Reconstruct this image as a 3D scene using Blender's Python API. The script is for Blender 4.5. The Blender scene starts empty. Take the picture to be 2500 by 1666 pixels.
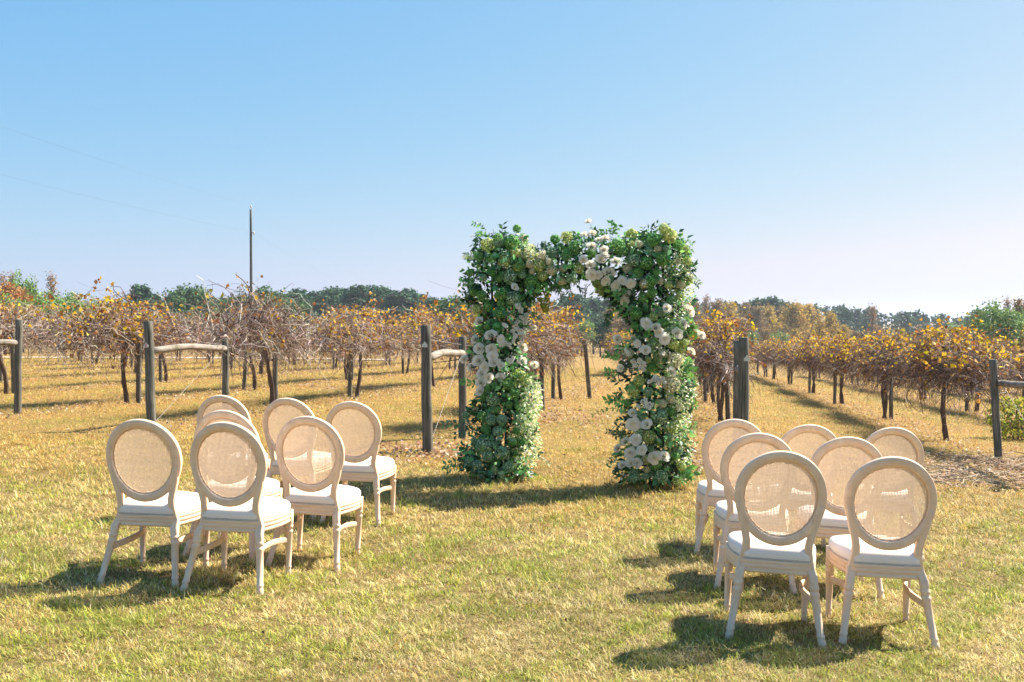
import bpy, math, random
import numpy as np
from mathutils import Vector, Matrix

random.seed(7)
RNG = np.random.default_rng(7)
SC = bpy.context.scene
COL = SC.collection
R = math.radians

# ------------------------------------------------------------------ camera, sky, sun, exposure
F = 2430.0                      # focal length in photograph pixels (35 mm lens)
CX, HOR, H = 1250.0, 775.0, 1.78
PITCH = math.atan((833.0 - HOR) / F)
cam_d = bpy.data.cameras.new('camera')
cam_d.sensor_width = 36.0
cam_d.lens = 36.0 * F / 2500.0
cam_d.clip_start = 0.05
cam_d.clip_end = 6000.0
cam_d.dof.use_dof = True
cam_d.dof.focus_distance = 8.5
cam_d.dof.aperture_fstop = 7.1
cam = bpy.data.objects.new('camera', cam_d)
COL.objects.link(cam)
cam.location = (0, 0, H)
cam.rotation_euler = (math.pi / 2 - PITCH, 0, 0)
SC.camera = cam

SUN_EL = R(45.5)
SHADOW = Vector((-0.86, -0.51, 0)).normalized()      # where shadows fall on the ground
TO_SUN = Vector((-SHADOW.x * math.cos(SUN_EL), -SHADOW.y * math.cos(SUN_EL), math.sin(SUN_EL)))
world = bpy.data.worlds.new('World')
SC.world = world
world.use_nodes = True
wn = world.node_tree.nodes
wl = world.node_tree.links
bg = wn['Background']
sky = wn.new('ShaderNodeTexSky')
sky.sky_type = 'NISHITA'
sky.sun_disc = False
sky.sun_elevation = SUN_EL
sky.sun_rotation = math.atan2(TO_SUN.x, TO_SUN.y)
sky.altitude = 100
sky.air_density = 1.0
sky.dust_density = 1.0
sky.ozone_density = 6.0
# the photograph's colour grade: one power curve per channel over the whole sky
sep = wn.new('ShaderNodeSeparateColor'); cmb = wn.new('ShaderNodeCombineColor')
wl.new(sky.outputs[0], sep.inputs[0])
for ch, (pw_, k_) in enumerate(((1.0, 0.635), (0.50, 1.27), (0.12, 2.78))):
    a_ = wn.new('ShaderNodeMath'); a_.operation = 'POWER'; a_.inputs[1].default_value = pw_
    b_ = wn.new('ShaderNodeMath'); b_.operation = 'MULTIPLY'; b_.inputs[1].default_value = k_
    wl.new(sep.outputs[ch], a_.inputs[0]); wl.new(a_.outputs[0], b_.inputs[0]); wl.new(b_.outputs[0], cmb.inputs[ch])
mn_ = wn.new('ShaderNodeMath'); mn_.operation = 'MINIMUM'
r_src, g_src = cmb.inputs[0].links[0].from_socket, cmb.inputs[1].links[0].from_socket
wl.new(r_src, mn_.inputs[0]); wl.new(g_src, mn_.inputs[1]); wl.new(mn_.outputs[0], cmb.inputs[0])
wl.new(cmb.outputs[0], bg.inputs[0])
bg.inputs[1].default_value = 0.092
sun_d = bpy.data.lights.new('sun', 'SUN')
sun_d.energy = 4.8
sun_d.angle = R(0.53)
sun_d.color = (1.0, 0.93, 0.82)
sun = bpy.data.objects.new('sun', sun_d)
COL.objects.link(sun)
sun.rotation_euler = TO_SUN.to_track_quat('Z', 'Y').to_euler()
SC.view_settings.view_transform = 'Standard'
SC.view_settings.look = 'None'
SC.view_settings.gamma = 1.0
SC.view_settings.use_curve_mapping = False
SC.view_settings.exposure = 1.52
SC.cycles.max_bounces = 6
SC.cycles.transparent_max_bounces = 8

# ------------------------------------------------------------------ terrain height, ray helpers
def gz(x, y):
    x = np.asarray(x, float); y = np.asarray(y, float)
    s = -0.040 * (np.clip(y, -15, 60) - 6.5)
    s = s - 0.045 * (np.clip(y, 60, 350) - 60) + 0.0165 * np.clip(y, -15, 350)
    t = np.clip((y - 8.3) / 3.2, 0, 1); s = s - 0.075 * (1 - t * t * (3 - 2 * t))
    s = s - 0.030 * 14 * np.tanh(x / 14)
    xr = np.clip(x - 2, -50, 60)
    s = s - 0.035 * 0.5 * (xr + np.sqrt(xr * xr + 1))
    s = s + 0.014 * np.sin(1.3 * x + 0.7) * np.sin(1.1 * y) + 0.008 * np.sin(3.1 * x + 2.0 * y)
    return s

def ray(u, v):
    d = Vector(((u - CX) / F, 1.0, -(v - 833.0) / F))
    c, s = math.cos(PITCH), math.sin(PITCH)
    return Vector((d.x, d.y * c + d.z * s, -d.y * s + d.z * c))

def at(u, v, Y):
    d = ray(u, v); k = Y / d.y
    return Vector((d.x * k, Y, H + d.z * k))

def hit(u, v, dz=0.0):
    d = ray(u, v); lo, hi = 0.5, 400.0
    f = lambda k: H + d.z * k - (float(gz(d.x * k, d.y * k)) + dz)
    k = lo
    while k < hi and f(k) > 0: k *= 1.01
    a, b = k / 1.01, k
    for _ in range(40):
        m = (a + b) / 2
        if f(m) > 0: a = m
        else: b = m
    return Vector((d.x * a, d.y * a, H + d.z * a))

def xat(u, Y): return (u - CX) / F * Y

# ------------------------------------------------------------------ mesh helpers
def np_mesh(name, V, Fc, mat, col=None, smooth=False):
    V = np.asarray(V, np.float32); Fc = np.asarray(Fc, np.int32)
    me = bpy.data.meshes.new(name)
    n, (m, k) = len(V), Fc.shape
    me.vertices.add(n); me.vertices.foreach_set('co', V.ravel())
    me.loops.add(m * k); me.loops.foreach_set('vertex_index', Fc.ravel())
    me.polygons.add(m)
    me.polygons.foreach_set('loop_start', np.arange(0, m * k, k, dtype=np.int32))
    me.polygons.foreach_set('loop_total', np.full(m, k, np.int32))
    if smooth: me.polygons.foreach_set('use_smooth', np.ones(m, bool))
    if col is not None:
        a = me.attributes.new('Col', 'FLOAT_COLOR', 'POINT')
        c = np.ones((n, 4), np.float32); c[:, :3] = col
        a.data.foreach_set('color', c.ravel())
    me.materials.append(mat)
    me.update(calc_edges=True)
    return me

def py_mesh(name, V, Fc, mat, smooth=True, col=None):
    me = bpy.data.meshes.new(name)
    me.from_pydata([tuple(v) for v in V], [], [tuple(f) for f in Fc])
    if smooth: me.polygons.foreach_set('use_smooth', np.ones(len(me.polygons), bool))
    if col is not None:
        a = me.attributes.new('Col', 'FLOAT_COLOR', 'POINT')
        c = np.ones((len(V), 4), np.float32); c[:, :3] = col
        a.data.foreach_set('color', c.ravel())
    me.materials.append(mat)
    me.update()
    return me

def obj(name, data, parent=None, loc=(0, 0, 0), rot=(0, 0, 0), scale=(1, 1, 1)):
    o = bpy.data.objects.new(name, data)
    COL.objects.link(o)
    o.location = loc; o.rotation_euler = rot; o.scale = scale
    if parent: o.parent = parent
    return o

def tag(o, label=None, cat=None, group=None, kind=None):
    if label: o['label'] = label
    if cat: o['category'] = cat
    if group: o['group'] = group
    if kind: o['kind'] = kind
    return o

def tubes(P, Rd, k=3):
    """P (N,S,3), Rd (N,S) -> verts, quads"""
    N, S, _ = P.shape
    T = np.gradient(P, axis=1)
    T /= np.linalg.norm(T, axis=2, keepdims=True) + 1e-9
    ref = np.where(np.abs(T[..., 2:3]) > 0.9, np.array([1.0, 0, 0]), np.array([0, 0, 1.0]))
    A = np.cross(T, ref); A /= np.linalg.norm(A, axis=2, keepdims=True) + 1e-9
    B = np.cross(T, A)
    th = np.arange(k) * 2 * np.pi / k
    V = P[:, :, None, :] + Rd[:, :, None, None] * (A[:, :, None, :] * np.cos(th)[None, None, :, None] + B[:, :, None, :] * np.sin(th)[None, None, :, None])
    idx = np.arange(N * S * k).reshape(N, S, k)
    a = idx[:, :-1, :]; b = idx[:, 1:, :]
    Q = np.stack([a, np.roll(a, -1, 2), np.roll(b, -1, 2), b], -1).reshape(-1, 4)
    return V.reshape(-1, 3), Q

def rings(sec, k, cap=True):
    """stacked horizontal rings: (cx, cy, z, rx, ry, squareness, flute) -> verts, faces"""
    V, Fc = [], []
    for (cx, cy, z, rx, ry, sq, fl) in sec:
        for i in range(k):
            t = 2 * math.pi * i / k + math.pi / k
            c, s = math.cos(t), math.sin(t)
            e = 1.0 - 0.62 * sq
            px = math.copysign(abs(c) ** e, c); py = math.copysign(abs(s) ** e, s)
            m = 1.0 - (fl if i % 2 else 0.0)
            V.append((cx + rx * px * m, cy + ry * py * m, z))
    n = len(sec)
    for j in range(n - 1):
        for i in range(k):
            a = j * k + i; b = j * k + (i + 1) % k
            Fc.append((a, b, b + k, a + k))
    if cap:
        Fc.append(tuple(range(k - 1, -1, -1)))
        Fc.append(tuple(range((n - 1) * k, n * k)))
    return V, Fc

def leaf_cards(C, D, Nn, L, W, fold=0.25):
    """pointed leaves: base C, direction D, normal Nn; 6 verts, 2 quads each (folded along the midrib)"""
    D = D / (np.linalg.norm(D, axis=1, keepdims=True) + 1e-9)
    S = np.cross(D, Nn); S /= np.linalg.norm(S, axis=1, keepdims=True) + 1e-9
    U = np.cross(S, D)
    L = L[:, None]; W = W[:, None]
    b = C; t = C + D * L
    m = C + D * L * 0.42
    lf = C + D * L * 0.42 + S * W * 0.5 + U * W * fold
    rt = C + D * L * 0.42 - S * W * 0.5 + U * W * fold
    V = np.stack([b, m, t, lf, rt], 1).reshape(-1, 3)
    n = len(C)
    o = (np.arange(n) * 5)[:, None]
    Q = np.concatenate([o + np.array([[0, 1, 3, 3]]) * 1], 0)
    T = np.concatenate([o + np.array([[0, 1, 3]]), o + np.array([[1, 2, 3]]), o + np.array([[1, 0, 4]]), o + np.array([[2, 1, 4]])], 0)
    return V, T

def rand_dirs(n, rng):
    v = rng.normal(size=(n, 3)); return v / np.linalg.norm(v, axis=1, keepdims=True)

def pick(pal, w, n, rng, jit=0.15):
    pal = np.array(pal, float); w = np.array(w, float); w /= w.sum()
    c = pal[rng.choice(len(pal), n, p=w)]
    return np.clip(c * (1 + rng.normal(0, jit, (n, 1))) * (1 + rng.normal(0, jit * 0.4, (n, 3))), 0.004, 0.95)

# ------------------------------------------------------------------ materials
def new_mat(name):
    m = bpy.data.materials.new(name); m.use_nodes = True
    nt = m.node_tree
    for n in list(nt.nodes): nt.nodes.remove(n)
    out = nt.nodes.new('ShaderNodeOutputMaterial')
    return m, nt, out

def leaf_mat(name, transl=0.35, rough=0.5, spec=0.3, tint=(1, 1, 1), noise=0.0):
    m, nt, out = new_mat(name)
    N, Lk = nt.nodes, nt.links
    at_ = N.new('ShaderNodeAttribute'); at_.attribute_name = 'Col'
    p = N.new('ShaderNodeBsdfPrincipled'); p.inputs['Roughness'].default_value = rough
    p.inputs['Specular IOR Level'].default_value = spec
    t = N.new('ShaderNodeBsdfTranslucent')
    mx = N.new('ShaderNodeMixShader'); mx.inputs[0].default_value = transl
    src = at_.outputs['Color']
    if noise:
        tx = N.new('ShaderNodeTexCoord'); nz = N.new('ShaderNodeTexNoise'); nz.inputs['Scale'].default_value = noise
        rp = N.new('ShaderNodeMapRange'); rp.inputs['To Min'].default_value = 0.7; rp.inputs['To Max'].default_value = 1.3
        ml = N.new('ShaderNodeMix'); ml.data_type = 'RGBA'; ml.blend_type = 'MULTIPLY'; ml.inputs[0].default_value = 1
        Lk.new(tx.outputs['Object'], nz.inputs['Vector']); Lk.new(nz.outputs['Fac'], rp.inputs['Value'])
        Lk.new(src, ml.inputs[6]); Lk.new(rp.outputs[0], ml.inputs[7]); src = ml.outputs[2]
    Lk.new(src, p.inputs['Base Color']); Lk.new(src, t.inputs['Color'])
    Lk.new(p.outputs[0], mx.inputs[1]); Lk.new(t.outputs[0], mx.inputs[2]); Lk.new(mx.outputs[0], out.inputs[0])
    return m

def grain_mat(name, ca, cb, cc=None, scale=(30, 30, 2.5), rough=0.7, bump=0.3, per_obj=0.12, spec=0.25):
    """streaky weathered wood: two colours by stretched noise, a third in blotches"""
    m, nt, out = new_mat(name)
    N, Lk = nt.nodes, nt.links
    tx = N.new('ShaderNodeTexCoord'); mp = N.new('ShaderNodeMapping'); mp.inputs['Scale'].default_value = scale
    oi = N.new('ShaderNodeObjectInfo')
    ad = N.new('ShaderNodeVectorMath'); ad.operation = 'ADD'
    Lk.new(tx.outputs['Object'], ad.inputs[0])
    sc = N.new('ShaderNodeVectorMath'); sc.operation = 'SCALE'; sc.inputs[0].default_value = (7, 3, 11)
    Lk.new(oi.outputs['Random'], sc.inputs['Scale']); Lk.new(sc.outputs[0], ad.inputs[1])
    Lk.new(ad.outputs[0], mp.inputs['Vector'])
    n1 = N.new('ShaderNodeTexNoise'); n1.inputs['Scale'].default_value = 1.0; n1.inputs['Detail'].default_value = 6; n1.inputs['Roughness'].default_value = 0.7
    Lk.new(mp.outputs[0], n1.inputs['Vector'])
    r1 = N.new('ShaderNodeValToRGB'); r1.color_ramp.elements[0].position = 0.33; r1.color_ramp.elements[1].position = 0.68
    r1.color_ramp.elements[0].color = (*ca, 1); r1.color_ramp.elements[1].color = (*cb, 1)
    Lk.new(n1.outputs['Fac'], r1.inputs[0])
    src = r1.outputs[0]
    if cc:
        n2 = N.new('ShaderNodeTexNoise'); n2.inputs['Scale'].default_value = 5.0; n2.inputs['Detail'].default_value = 4
        Lk.new(ad.outputs[0], n2.inputs['Vector'])
        mr = N.new('ShaderNodeMapRange'); mr.inputs['From Min'].default_value = 0.5; mr.inputs['From Max'].default_value = 0.72
        Lk.new(n2.outputs['Fac'], mr.inputs['Value'])
        mx = N.new('ShaderNodeMix'); mx.data_type = 'RGBA'
        Lk.new(mr.outputs[0], mx.inputs[0]); Lk.new(src, mx.inputs[6]); mx.inputs[7].default_value = (*cc, 1)
        src = mx.outputs[2]
    hs = N.new('ShaderNodeHueSaturation')
    mr2 = N.new('ShaderNodeMapRange'); mr2.inputs['To Min'].default_value = 1 - per_obj; mr2.inputs['To Max'].default_value = 1 + per_obj
    Lk.new(oi.outputs['Random'], mr2.inputs['Value']); Lk.new(mr2.outputs[0], hs.inputs['Value']); Lk.new(src, hs.inputs['Color'])
    p = N.new('ShaderNodeBsdfPrincipled'); p.inputs['Roughness'].default_value = rough; p.inputs['Specular IOR Level'].default_value = spec
    Lk.new(hs.outputs[0], p.inputs['Base Color'])
    bp = N.new('ShaderNodeBump'); bp.inputs['Strength'].default_value = bump; bp.inputs['Distance'].default_value = 0.004
    Lk.new(n1.outputs['Fac'], bp.inputs['Height']); Lk.new(bp.outputs[0], p.inputs['Normal'])
    Lk.new(p.outputs[0], out.inputs[0])
    return m

def plain_mat(name, c, rough=0.6, metal=0.0, spec=0.3, nscale=20.0, amt=0.12, bump=0.0):
    m, nt, out = new_mat(name)
    N, Lk = nt.nodes, nt.links
    tx = N.new('ShaderNodeTexCoord'); nz = N.new('ShaderNodeTexNoise'); nz.inputs['Scale'].default_value = nscale; nz.inputs['Detail'].default_value = 5
    Lk.new(tx.outputs['Object'], nz.inputs['Vector'])
    r1 = N.new('ShaderNodeValToRGB'); r1.color_ramp.elements[0].position = 0.3; r1.color_ramp.elements[1].position = 0.7
    r1.color_ramp.elements[0].color = (*[x * (1 - amt) for x in c], 1); r1.color_ramp.elements[1].color = (*[min(1, x * (1 + amt)) for x in c], 1)
    Lk.new(nz.outputs['Fac'], r1.inputs[0])
    p = N.new('ShaderNodeBsdfPrincipled'); p.inputs['Roughness'].default_value = rough; p.inputs['Metallic'].default_value = metal
    p.inputs['Specular IOR Level'].default_value = spec
    Lk.new(r1.outputs[0], p.inputs['Base Color'])
    if bump:
        bp = N.new('ShaderNodeBump'); bp.inputs['Strength'].default_value = bump; bp.inputs['Distance'].default_value = 0.002
        Lk.new(nz.outputs['Fac'], bp.inputs['Height']); Lk.new(bp.outputs[0], p.inputs['Normal'])
    Lk.new(p.outputs[0], out.inputs[0])
    return m

ROW_SLOPE = 0.18
ROW_R = [-32.6, -28.4, -24.2, -20.0, -15.9, -11.7, -8.16, -3.47, 0.6, 4.99, 9.2, 13.4, 17.6, 21.8]

def ground_mat():
    m, nt, out = new_mat('dry_lawn_ground')
    N, Lk = nt.nodes, nt.links
    tx = N.new('ShaderNodeTexCoord')
    def noise(s, d=5, r=0.6):
        n = N.new('ShaderNodeTexNoise'); n.inputs['Scale'].default_value = s; n.inputs['Detail'].default_value = d; n.inputs['Roughness'].default_value = r
        Lk.new(tx.outputs['Object'], n.inputs['Vector']); return n.outputs['Fac']
    def rng_(v, a, b):
        mr = N.new('ShaderNodeMapRange'); mr.inputs['From Min'].default_value = a; mr.inputs['From Max'].default_value = b
        Lk.new(v, mr.inputs['Value']); return mr.outputs[0]
    def mix(f, a, b):
        mx = N.new('ShaderNodeMix'); mx.data_type = 'RGBA'
        if isinstance(f, float): mx.inputs[0].default_value = f
        else: Lk.new(f, mx.inputs[0])
        for s, i in ((a, 6), (b, 7)):
            if isinstance(s, tuple): mx.inputs[i].default_value = (*s, 1)
            else: Lk.new(s, mx.inputs[i])
        return mx.outputs[2]
    near = mix(rng_(noise(1.3), 0.42, 0.62), (0.22, 0.155, 0.065), (0.14, 0.13, 0.04))
    far = mix(rng_(noise(0.45), 0.42, 0.6), (0.33, 0.18, 0.055), (0.26, 0.185, 0.05))
    sp = N.new('ShaderNodeSeparateXYZ'); Lk.new(tx.outputs['Object'], sp.inputs[0])
    base = mix(rng_(sp.outputs['Y'], 8.0, 15.0), near, far)
    fine = mix(rng_(noise(38, 6, 0.75), 0.35, 0.66), (0.085, 0.055, 0.022), (0.36, 0.245, 0.10))
    c = mix(0.45, base, fine)
    red = rng_(noise(2.6, 6, 0.7), 0.58, 0.72)
    c = mix(red, c, (0.27, 0.135, 0.05))
    p = N.new('ShaderNodeBsdfPrincipled'); p.inputs['Roughness'].default_value = 0.95; p.inputs['Specular IOR Level'].default_value = 0.1
    Lk.new(c, p.inputs['Base Color'])
    bp = N.new('ShaderNodeBump'); bp.inputs['Strength'].default_value = 0.9; bp.inputs['Distance'].default_value = 0.03
    Lk.new(noise(30, 6, 0.75), bp.inputs['Height']); Lk.new(bp.outputs[0], p.inputs['Normal'])
    Lk.new(p.outputs[0], out.inputs[0])
    return m

M = {}
M['ground'] = ground_mat()
M['grass'] = leaf_mat('grass_blades', 0.35, 0.6, 0.25)
M['leaf'] = leaf_mat('green_leaves', 0.38, 0.38, 0.5)
M['vleaf'] = leaf_mat('autumn_leaves', 0.40, 0.55, 0.3)
M['tree'] = leaf_mat('tree_foliage', 0.22, 0.7, 0.15)
M['petal'] = leaf_mat('petals', 0.58, 0.6, 0.2)
M['hyd'] = leaf_mat('hydrangea_florets', 0.45, 0.6, 0.2)
M['cane'] = leaf_mat('vine_canes', 0.0, 0.85, 0.15)
M['bark'] = grain_mat('vine_bark', (0.05, 0.033, 0.026), (0.17, 0.12, 0.095), scale=(60, 60, 6), rough=0.95, bump=0.8, spec=0.1)
M['tbark'] = grain_mat('tree_bark', (0.06, 0.05, 0.04), (0.18, 0.15, 0.12), scale=(8, 8, 1), rough=0.95, bump=0.5, spec=0.1)
M['post'] = grain_mat('weathered_post', (0.045, 0.045, 0.038), (0.25, 0.225, 0.18), (0.09, 0.098, 0.075), scale=(55, 55, 2.2), rough=0.9, bump=1.0, spec=0.12)
M['log'] = grain_mat('grey_log', (0.15, 0.125, 0.10), (0.36, 0.31, 0.265), (0.11, 0.095, 0.06), scale=(40, 40, 3), rough=0.9, bump=0.5, spec=0.12)
for key_, sc_ in (('chair', (45, 45, 5)), ('chair_rail', (5, 5, 70)), ('chair_ring', (16, 16, 16))):
    M[key_] = grain_mat('limed_wood_' + key_, (0.69, 0.475, 0.315), (0.85, 0.64, 0.46), (0.76, 0.55, 0.385), scale=sc_, rough=0.6, bump=0.2, per_obj=0.05)
M['cane_panel'] = None
M['linen'] = plain_mat('cream_linen', (0.80, 0.71, 0.64), 0.9, nscale=420, amt=0.06, bump=0.15, spec=0.15)
M['piping'] = plain_mat('linen_piping', (0.50, 0.43, 0.36), 0.9, spec=0.1)
M['tag'] = plain_mat('plastic_tag', (0.60, 0.58, 0.52), 0.5, amt=0.05)
M['red'] = plain_mat('faded_red_mark', (0.55, 0.12, 0.10), 0.6)
M['wire'] = plain_mat('steel_wire', (0.30, 0.28, 0.25), 0.6, 0.3)
M['powerline'] = plain_mat('power_line', (0.10, 0.10, 0.10), 0.6)
M['iron'] = plain_mat('green_iron', (0.02, 0.03, 0.02), 0.6)
M['utility'] = grain_mat('utility_pole_wood', (0.06, 0.07, 0.065), (0.13, 0.13, 0.11), scale=(20, 20, 1), rough=0.9, bump=0.3)
M['glassy'] = plain_mat('porcelain_insulator', (0.6, 0.6, 0.6), 0.3)
M['dirt'] = plain_mat('sandy_dirt', (0.52, 0.40, 0.30), 0.95, nscale=3, amt=0.2, bump=0.3)

def cane_mat():
    m, nt, out = new_mat('woven_cane')
    N, Lk = nt.nodes, nt.links
    tx = N.new('ShaderNodeTexCoord'); nz = N.new('ShaderNodeTexNoise'); nz.inputs['Scale'].default_value = 60
    Lk.new(tx.outputs['Object'], nz.inputs['Vector'])
    r1 = N.new('ShaderNodeValToRGB'); r1.color_ramp.elements[0].color = (0.54, 0.395, 0.265, 1); r1.color_ramp.elements[1].color = (0.77, 0.60, 0.44, 1)
    Lk.new(nz.outputs['Fac'], r1.inputs[0])
    d = N.new('ShaderNodeBsdfDiffuse'); t = N.new('ShaderNodeBsdfTranslucent'); mx = N.new('ShaderNodeMixShader'); mx.inputs[0].default_value = 0.36
    Lk.new(r1.outputs[0], d.inputs[0]); Lk.new(r1.outputs[0], t.inputs[0])
    Lk.new(d.outputs[0], mx.inputs[1]); Lk.new(t.outputs[0], mx.inputs[2]); Lk.new(mx.outputs[0], out.inputs[0])
    return m
M['cane_panel'] = cane_mat()

# ------------------------------------------------------------------ setting: ground, road
def grow(a, b, s0, g):
    r = [a]; s = s0
    while r[-1] < b: r.append(r[-1] + s); s *= g
    return r
ys = [-v for v in grow(0.4, 40, 0.4, 1.15)][::-1] + grow(0.0, 30, 0.3, 1.004) + []
ys += grow(ys[-1] + 0.5, 2500, 0.6, 1.06)
xp = grow(0.0, 14, 0.35, 1.0); xp += grow(xp[-1] + 0.5, 2000, 0.6, 1.10)
xs = [-v for v in xp[:0:-1]] + xp
XX, YY = np.meshgrid(xs, ys)
ZZ = gz(XX, YY)
V = np.stack([XX, YY, ZZ], -1).reshape(-1, 3)
ny, nx = XX.shape
I = np.arange(ny * nx).reshape(ny, nx)
Q = np.stack([I[:-1, :-1], I[:-1, 1:], I[1:, 1:], I[1:, :-1]], -1).reshape(-1, 4)
tag(obj('ground', np_mesh('ground', V, Q, M['ground'], smooth=True)), kind='structure')

xr = np.linspace(-90, -8, 60)
yc = 66 + 0.05 * (xr + 30) + 1.2 * np.sin(xr * 0.08)
V, Q = [], []
for i in range(60):
    for j in range(6):
        yy = yc[i] - 2.2 + 4.4 * j / 5 + 0.25 * math.sin(i * 1.7 + j)
        V.append((xr[i], yy, float(gz(xr[i], yy)) + 0.06))
for i in range(59):
    for j in range(5):
        a = i * 6 + j; Q.append((a, a + 6, a + 7, a + 1))
tag(obj('dirt_road', np_mesh('dirt_road', V, Q, M['dirt'], smooth=True)), kind='structure')

# ------------------------------------------------------------------ grass
def patch(x, y, s, seed=0.0):
    return (np.sin(x * 1.7 * s + seed) * np.sin(y * 1.3 * s + 2 * seed) + 0.6 * np.sin(x * 3.9 * s - y * 2.7 * s + seed) + 0.5 * np.sin(y * 5.3 * s + x * 1.9 * s + 3 * seed)) / 2.1

def blades(n, ya, yb, near, seed):
    rng = np.random.default_rng(seed)
    per = 11 if near else 5
    nt = n // per; n = nt * per
    yt = np.exp(rng.uniform(math.log(ya), math.log(yb), nt)); xt = rng.uniform(-0.66, 0.66, nt) * yt
    spread = rng.uniform(.010, .026, nt) * (yt / 5.0) ** .7
    hop = rng.normal(0, 1, (nt, per, 2))
    x = (xt[:, None] + hop[..., 0] * spread[:, None]).ravel(); y = (yt[:, None] + hop[..., 1] * spread[:, None]).ravel()
    y = np.maximum(y, 3.4)
    tuft_tone = np.repeat(rng.uniform(.62, 1.22, nt), per); tuft_g = np.repeat(rng.random(nt), per); tuft_k = np.repeat(rng.integers(0, 4, nt), per)
    tuft_h = np.repeat(rng.uniform(.65, 1.35, nt), per); hop_az = np.arctan2(hop[..., 1], hop[..., 0]).ravel()
    far = np.clip((y - 3.6) / 30, 0, 1)
    size = (y / 5.0) ** 0.62
    Lb = rng.uniform(0.019, 0.050, n) * size
    Lb *= 1 + 0.45 * patch(x, y, 2.2, 1.0)
    Lb *= np.where(y > 11, 0.62, 1.0)
    Lb *= tuft_h
    tall = rng.random(n) < 0.012
    Lb = np.where(tall, Lb * 1.7, Lb)
    Wb = rng.uniform(0.0021, 0.0042, n) * (y / 5.0) ** 0.85
    az = hop_az + rng.normal(0, .7, n)
    lean = np.abs(rng.normal(0.88, 0.35, n)); lean = np.clip(lean, 0.1, 1.5)
    d = np.stack([np.cos(az) * np.sin(lean), np.sin(az) * np.sin(lean), np.cos(lean)], 1)
    sdir = np.stack([-np.sin(az), np.cos(az), np.zeros(n)], 1)
    base = np.stack([x, y, gz(x, y) - 0.004 + rng.uniform(0, 0.012, n) * size], 1)
    mid = base + d * (Lb * 0.55)[:, None]
    d2 = d + np.stack([np.cos(az) * 0.45, np.sin(az) * 0.45, rng.uniform(-0.5, 0.1, n)], 1)
    d2 /= np.linalg.norm(d2, axis=1, keepdims=True)
    tip = mid + d2 * (Lb * 0.5)[:, None]
    w = (Wb * 0.5)[:, None] * sdir
    o = np.arange(n)[:, None]
    if near:
        V = np.stack([base - w, base + w, mid + w * 0.8, mid - w * 0.8, tip], 1).reshape(-1, 3); o = o * 5; nv = 5
        T = np.concatenate([o + np.array([[0, 1, 2]]), o + np.array([[0, 2, 3]]), o + np.array([[3, 2, 4]])], 0)
    else:
        V = np.stack([base - w, base + w, tip], 1).reshape(-1, 3); nv = 3
        T = o * 3 + np.array([[0, 1, 2]])
    green = np.clip(0.47 + 0.34 * patch(x, y, 1.1, 2.0) + 0.34 * patch(x, y, 4.3, 5.0) + 0.2 * patch(x, y, 9.0, 3.0) - 0.42 * np.clip((y - 7) / 8, 0, 1), 0.04, 0.9)
    rd = np.min(np.abs((x - ROW_SLOPE * y)[:, None] - np.array(ROW_R)[None, :]), axis=1)
    green = np.where(y > 12, np.clip(green + .30 * np.clip((rd - .7) / .8, 0, 1) * np.clip((y - 12) / 4, 0, 1) * (1 + .6 * patch(x, y, .7, 8.0)), .03, .8), green)
    pal_s = pick([(0.66, 0.53, 0.29), (0.57, 0.45, 0.17), (0.74, 0.62, 0.41), (0.44, 0.30, 0.12)], [4, 4, 2, 1.3], n, rng, 0.15)
    pal_g = pick([(0.36, 0.38, 0.065), (0.24, 0.30, 0.055), (0.48, 0.46, 0.10), (0.12, 0.19, 0.05)], [4, 3, 4, 1], n, rng, 0.18)
    orange = pick([(0.56, 0.35, 0.11), (0.48, 0.28, 0.085), (0.60, 0.42, 0.14)], [3, 2, 3], n, rng, 0.15)
    isg = (.65 * tuft_g + .35 * rng.random(n)) < green
    c = np.where(isg[:, None], pal_g, pal_s)
    iso = rng.random(n) < np.clip(0.10 + 0.5 * np.clip((y - 7.5) / 6, 0, 1) + 0.25 * patch(x, y, 0.5, 7), 0, 0.75)
    c = np.where((iso & ~isg)[:, None], orange, c)
    fy = np.clip((y - 7.5) / 6, 0, 1)[:, None]
    c = c * (np.array([[1.10, 1.09, .93]]) * (1 - fy) + np.array([[1.04, .97, .70]]) * fy)
    c = c * (1 + .16 * patch(x, y, .8, 4.0) + .10 * patch(x, y, 3.1, 9.0))[:, None] * rng.uniform(.80, 1.15, (n, 1)) * tuft_tone[:, None]
    return V, T, np.repeat(np.clip(c, .01, .9), nv, 0)

def make_grass():
    V1, T1, C1 = blades(460000, 3.6, 14, True, 3)
    V2, T2, C2 = blades(380000, 13, 62, False, 4)
    o = obj('grass', np_mesh('grass', np.concatenate([V1, V2]), np.concatenate([T1, T2 + len(V1)]), M['grass'], np.concatenate([C1, C2])))
    tag(o, 'short dry autumn lawn grass of straw and green blades', 'grass', kind='stuff')
make_grass()

# ------------------------------------------------------------------ chairs
LEAN = R(11)
ZS = 1.075
XS = 1.03
def back_pt(x, t, off=0.0):
    x = x * (1 + 0.16 * (min(max(t, 0.06), 0.56) - 0.36))
    y = -0.200 - math.sin(LEAN) * t + 0.5 * x * x
    return (x, y + off * math.cos(LEAN), 0.42 + math.cos(LEAN) * t + off * math.sin(LEAN))

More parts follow.
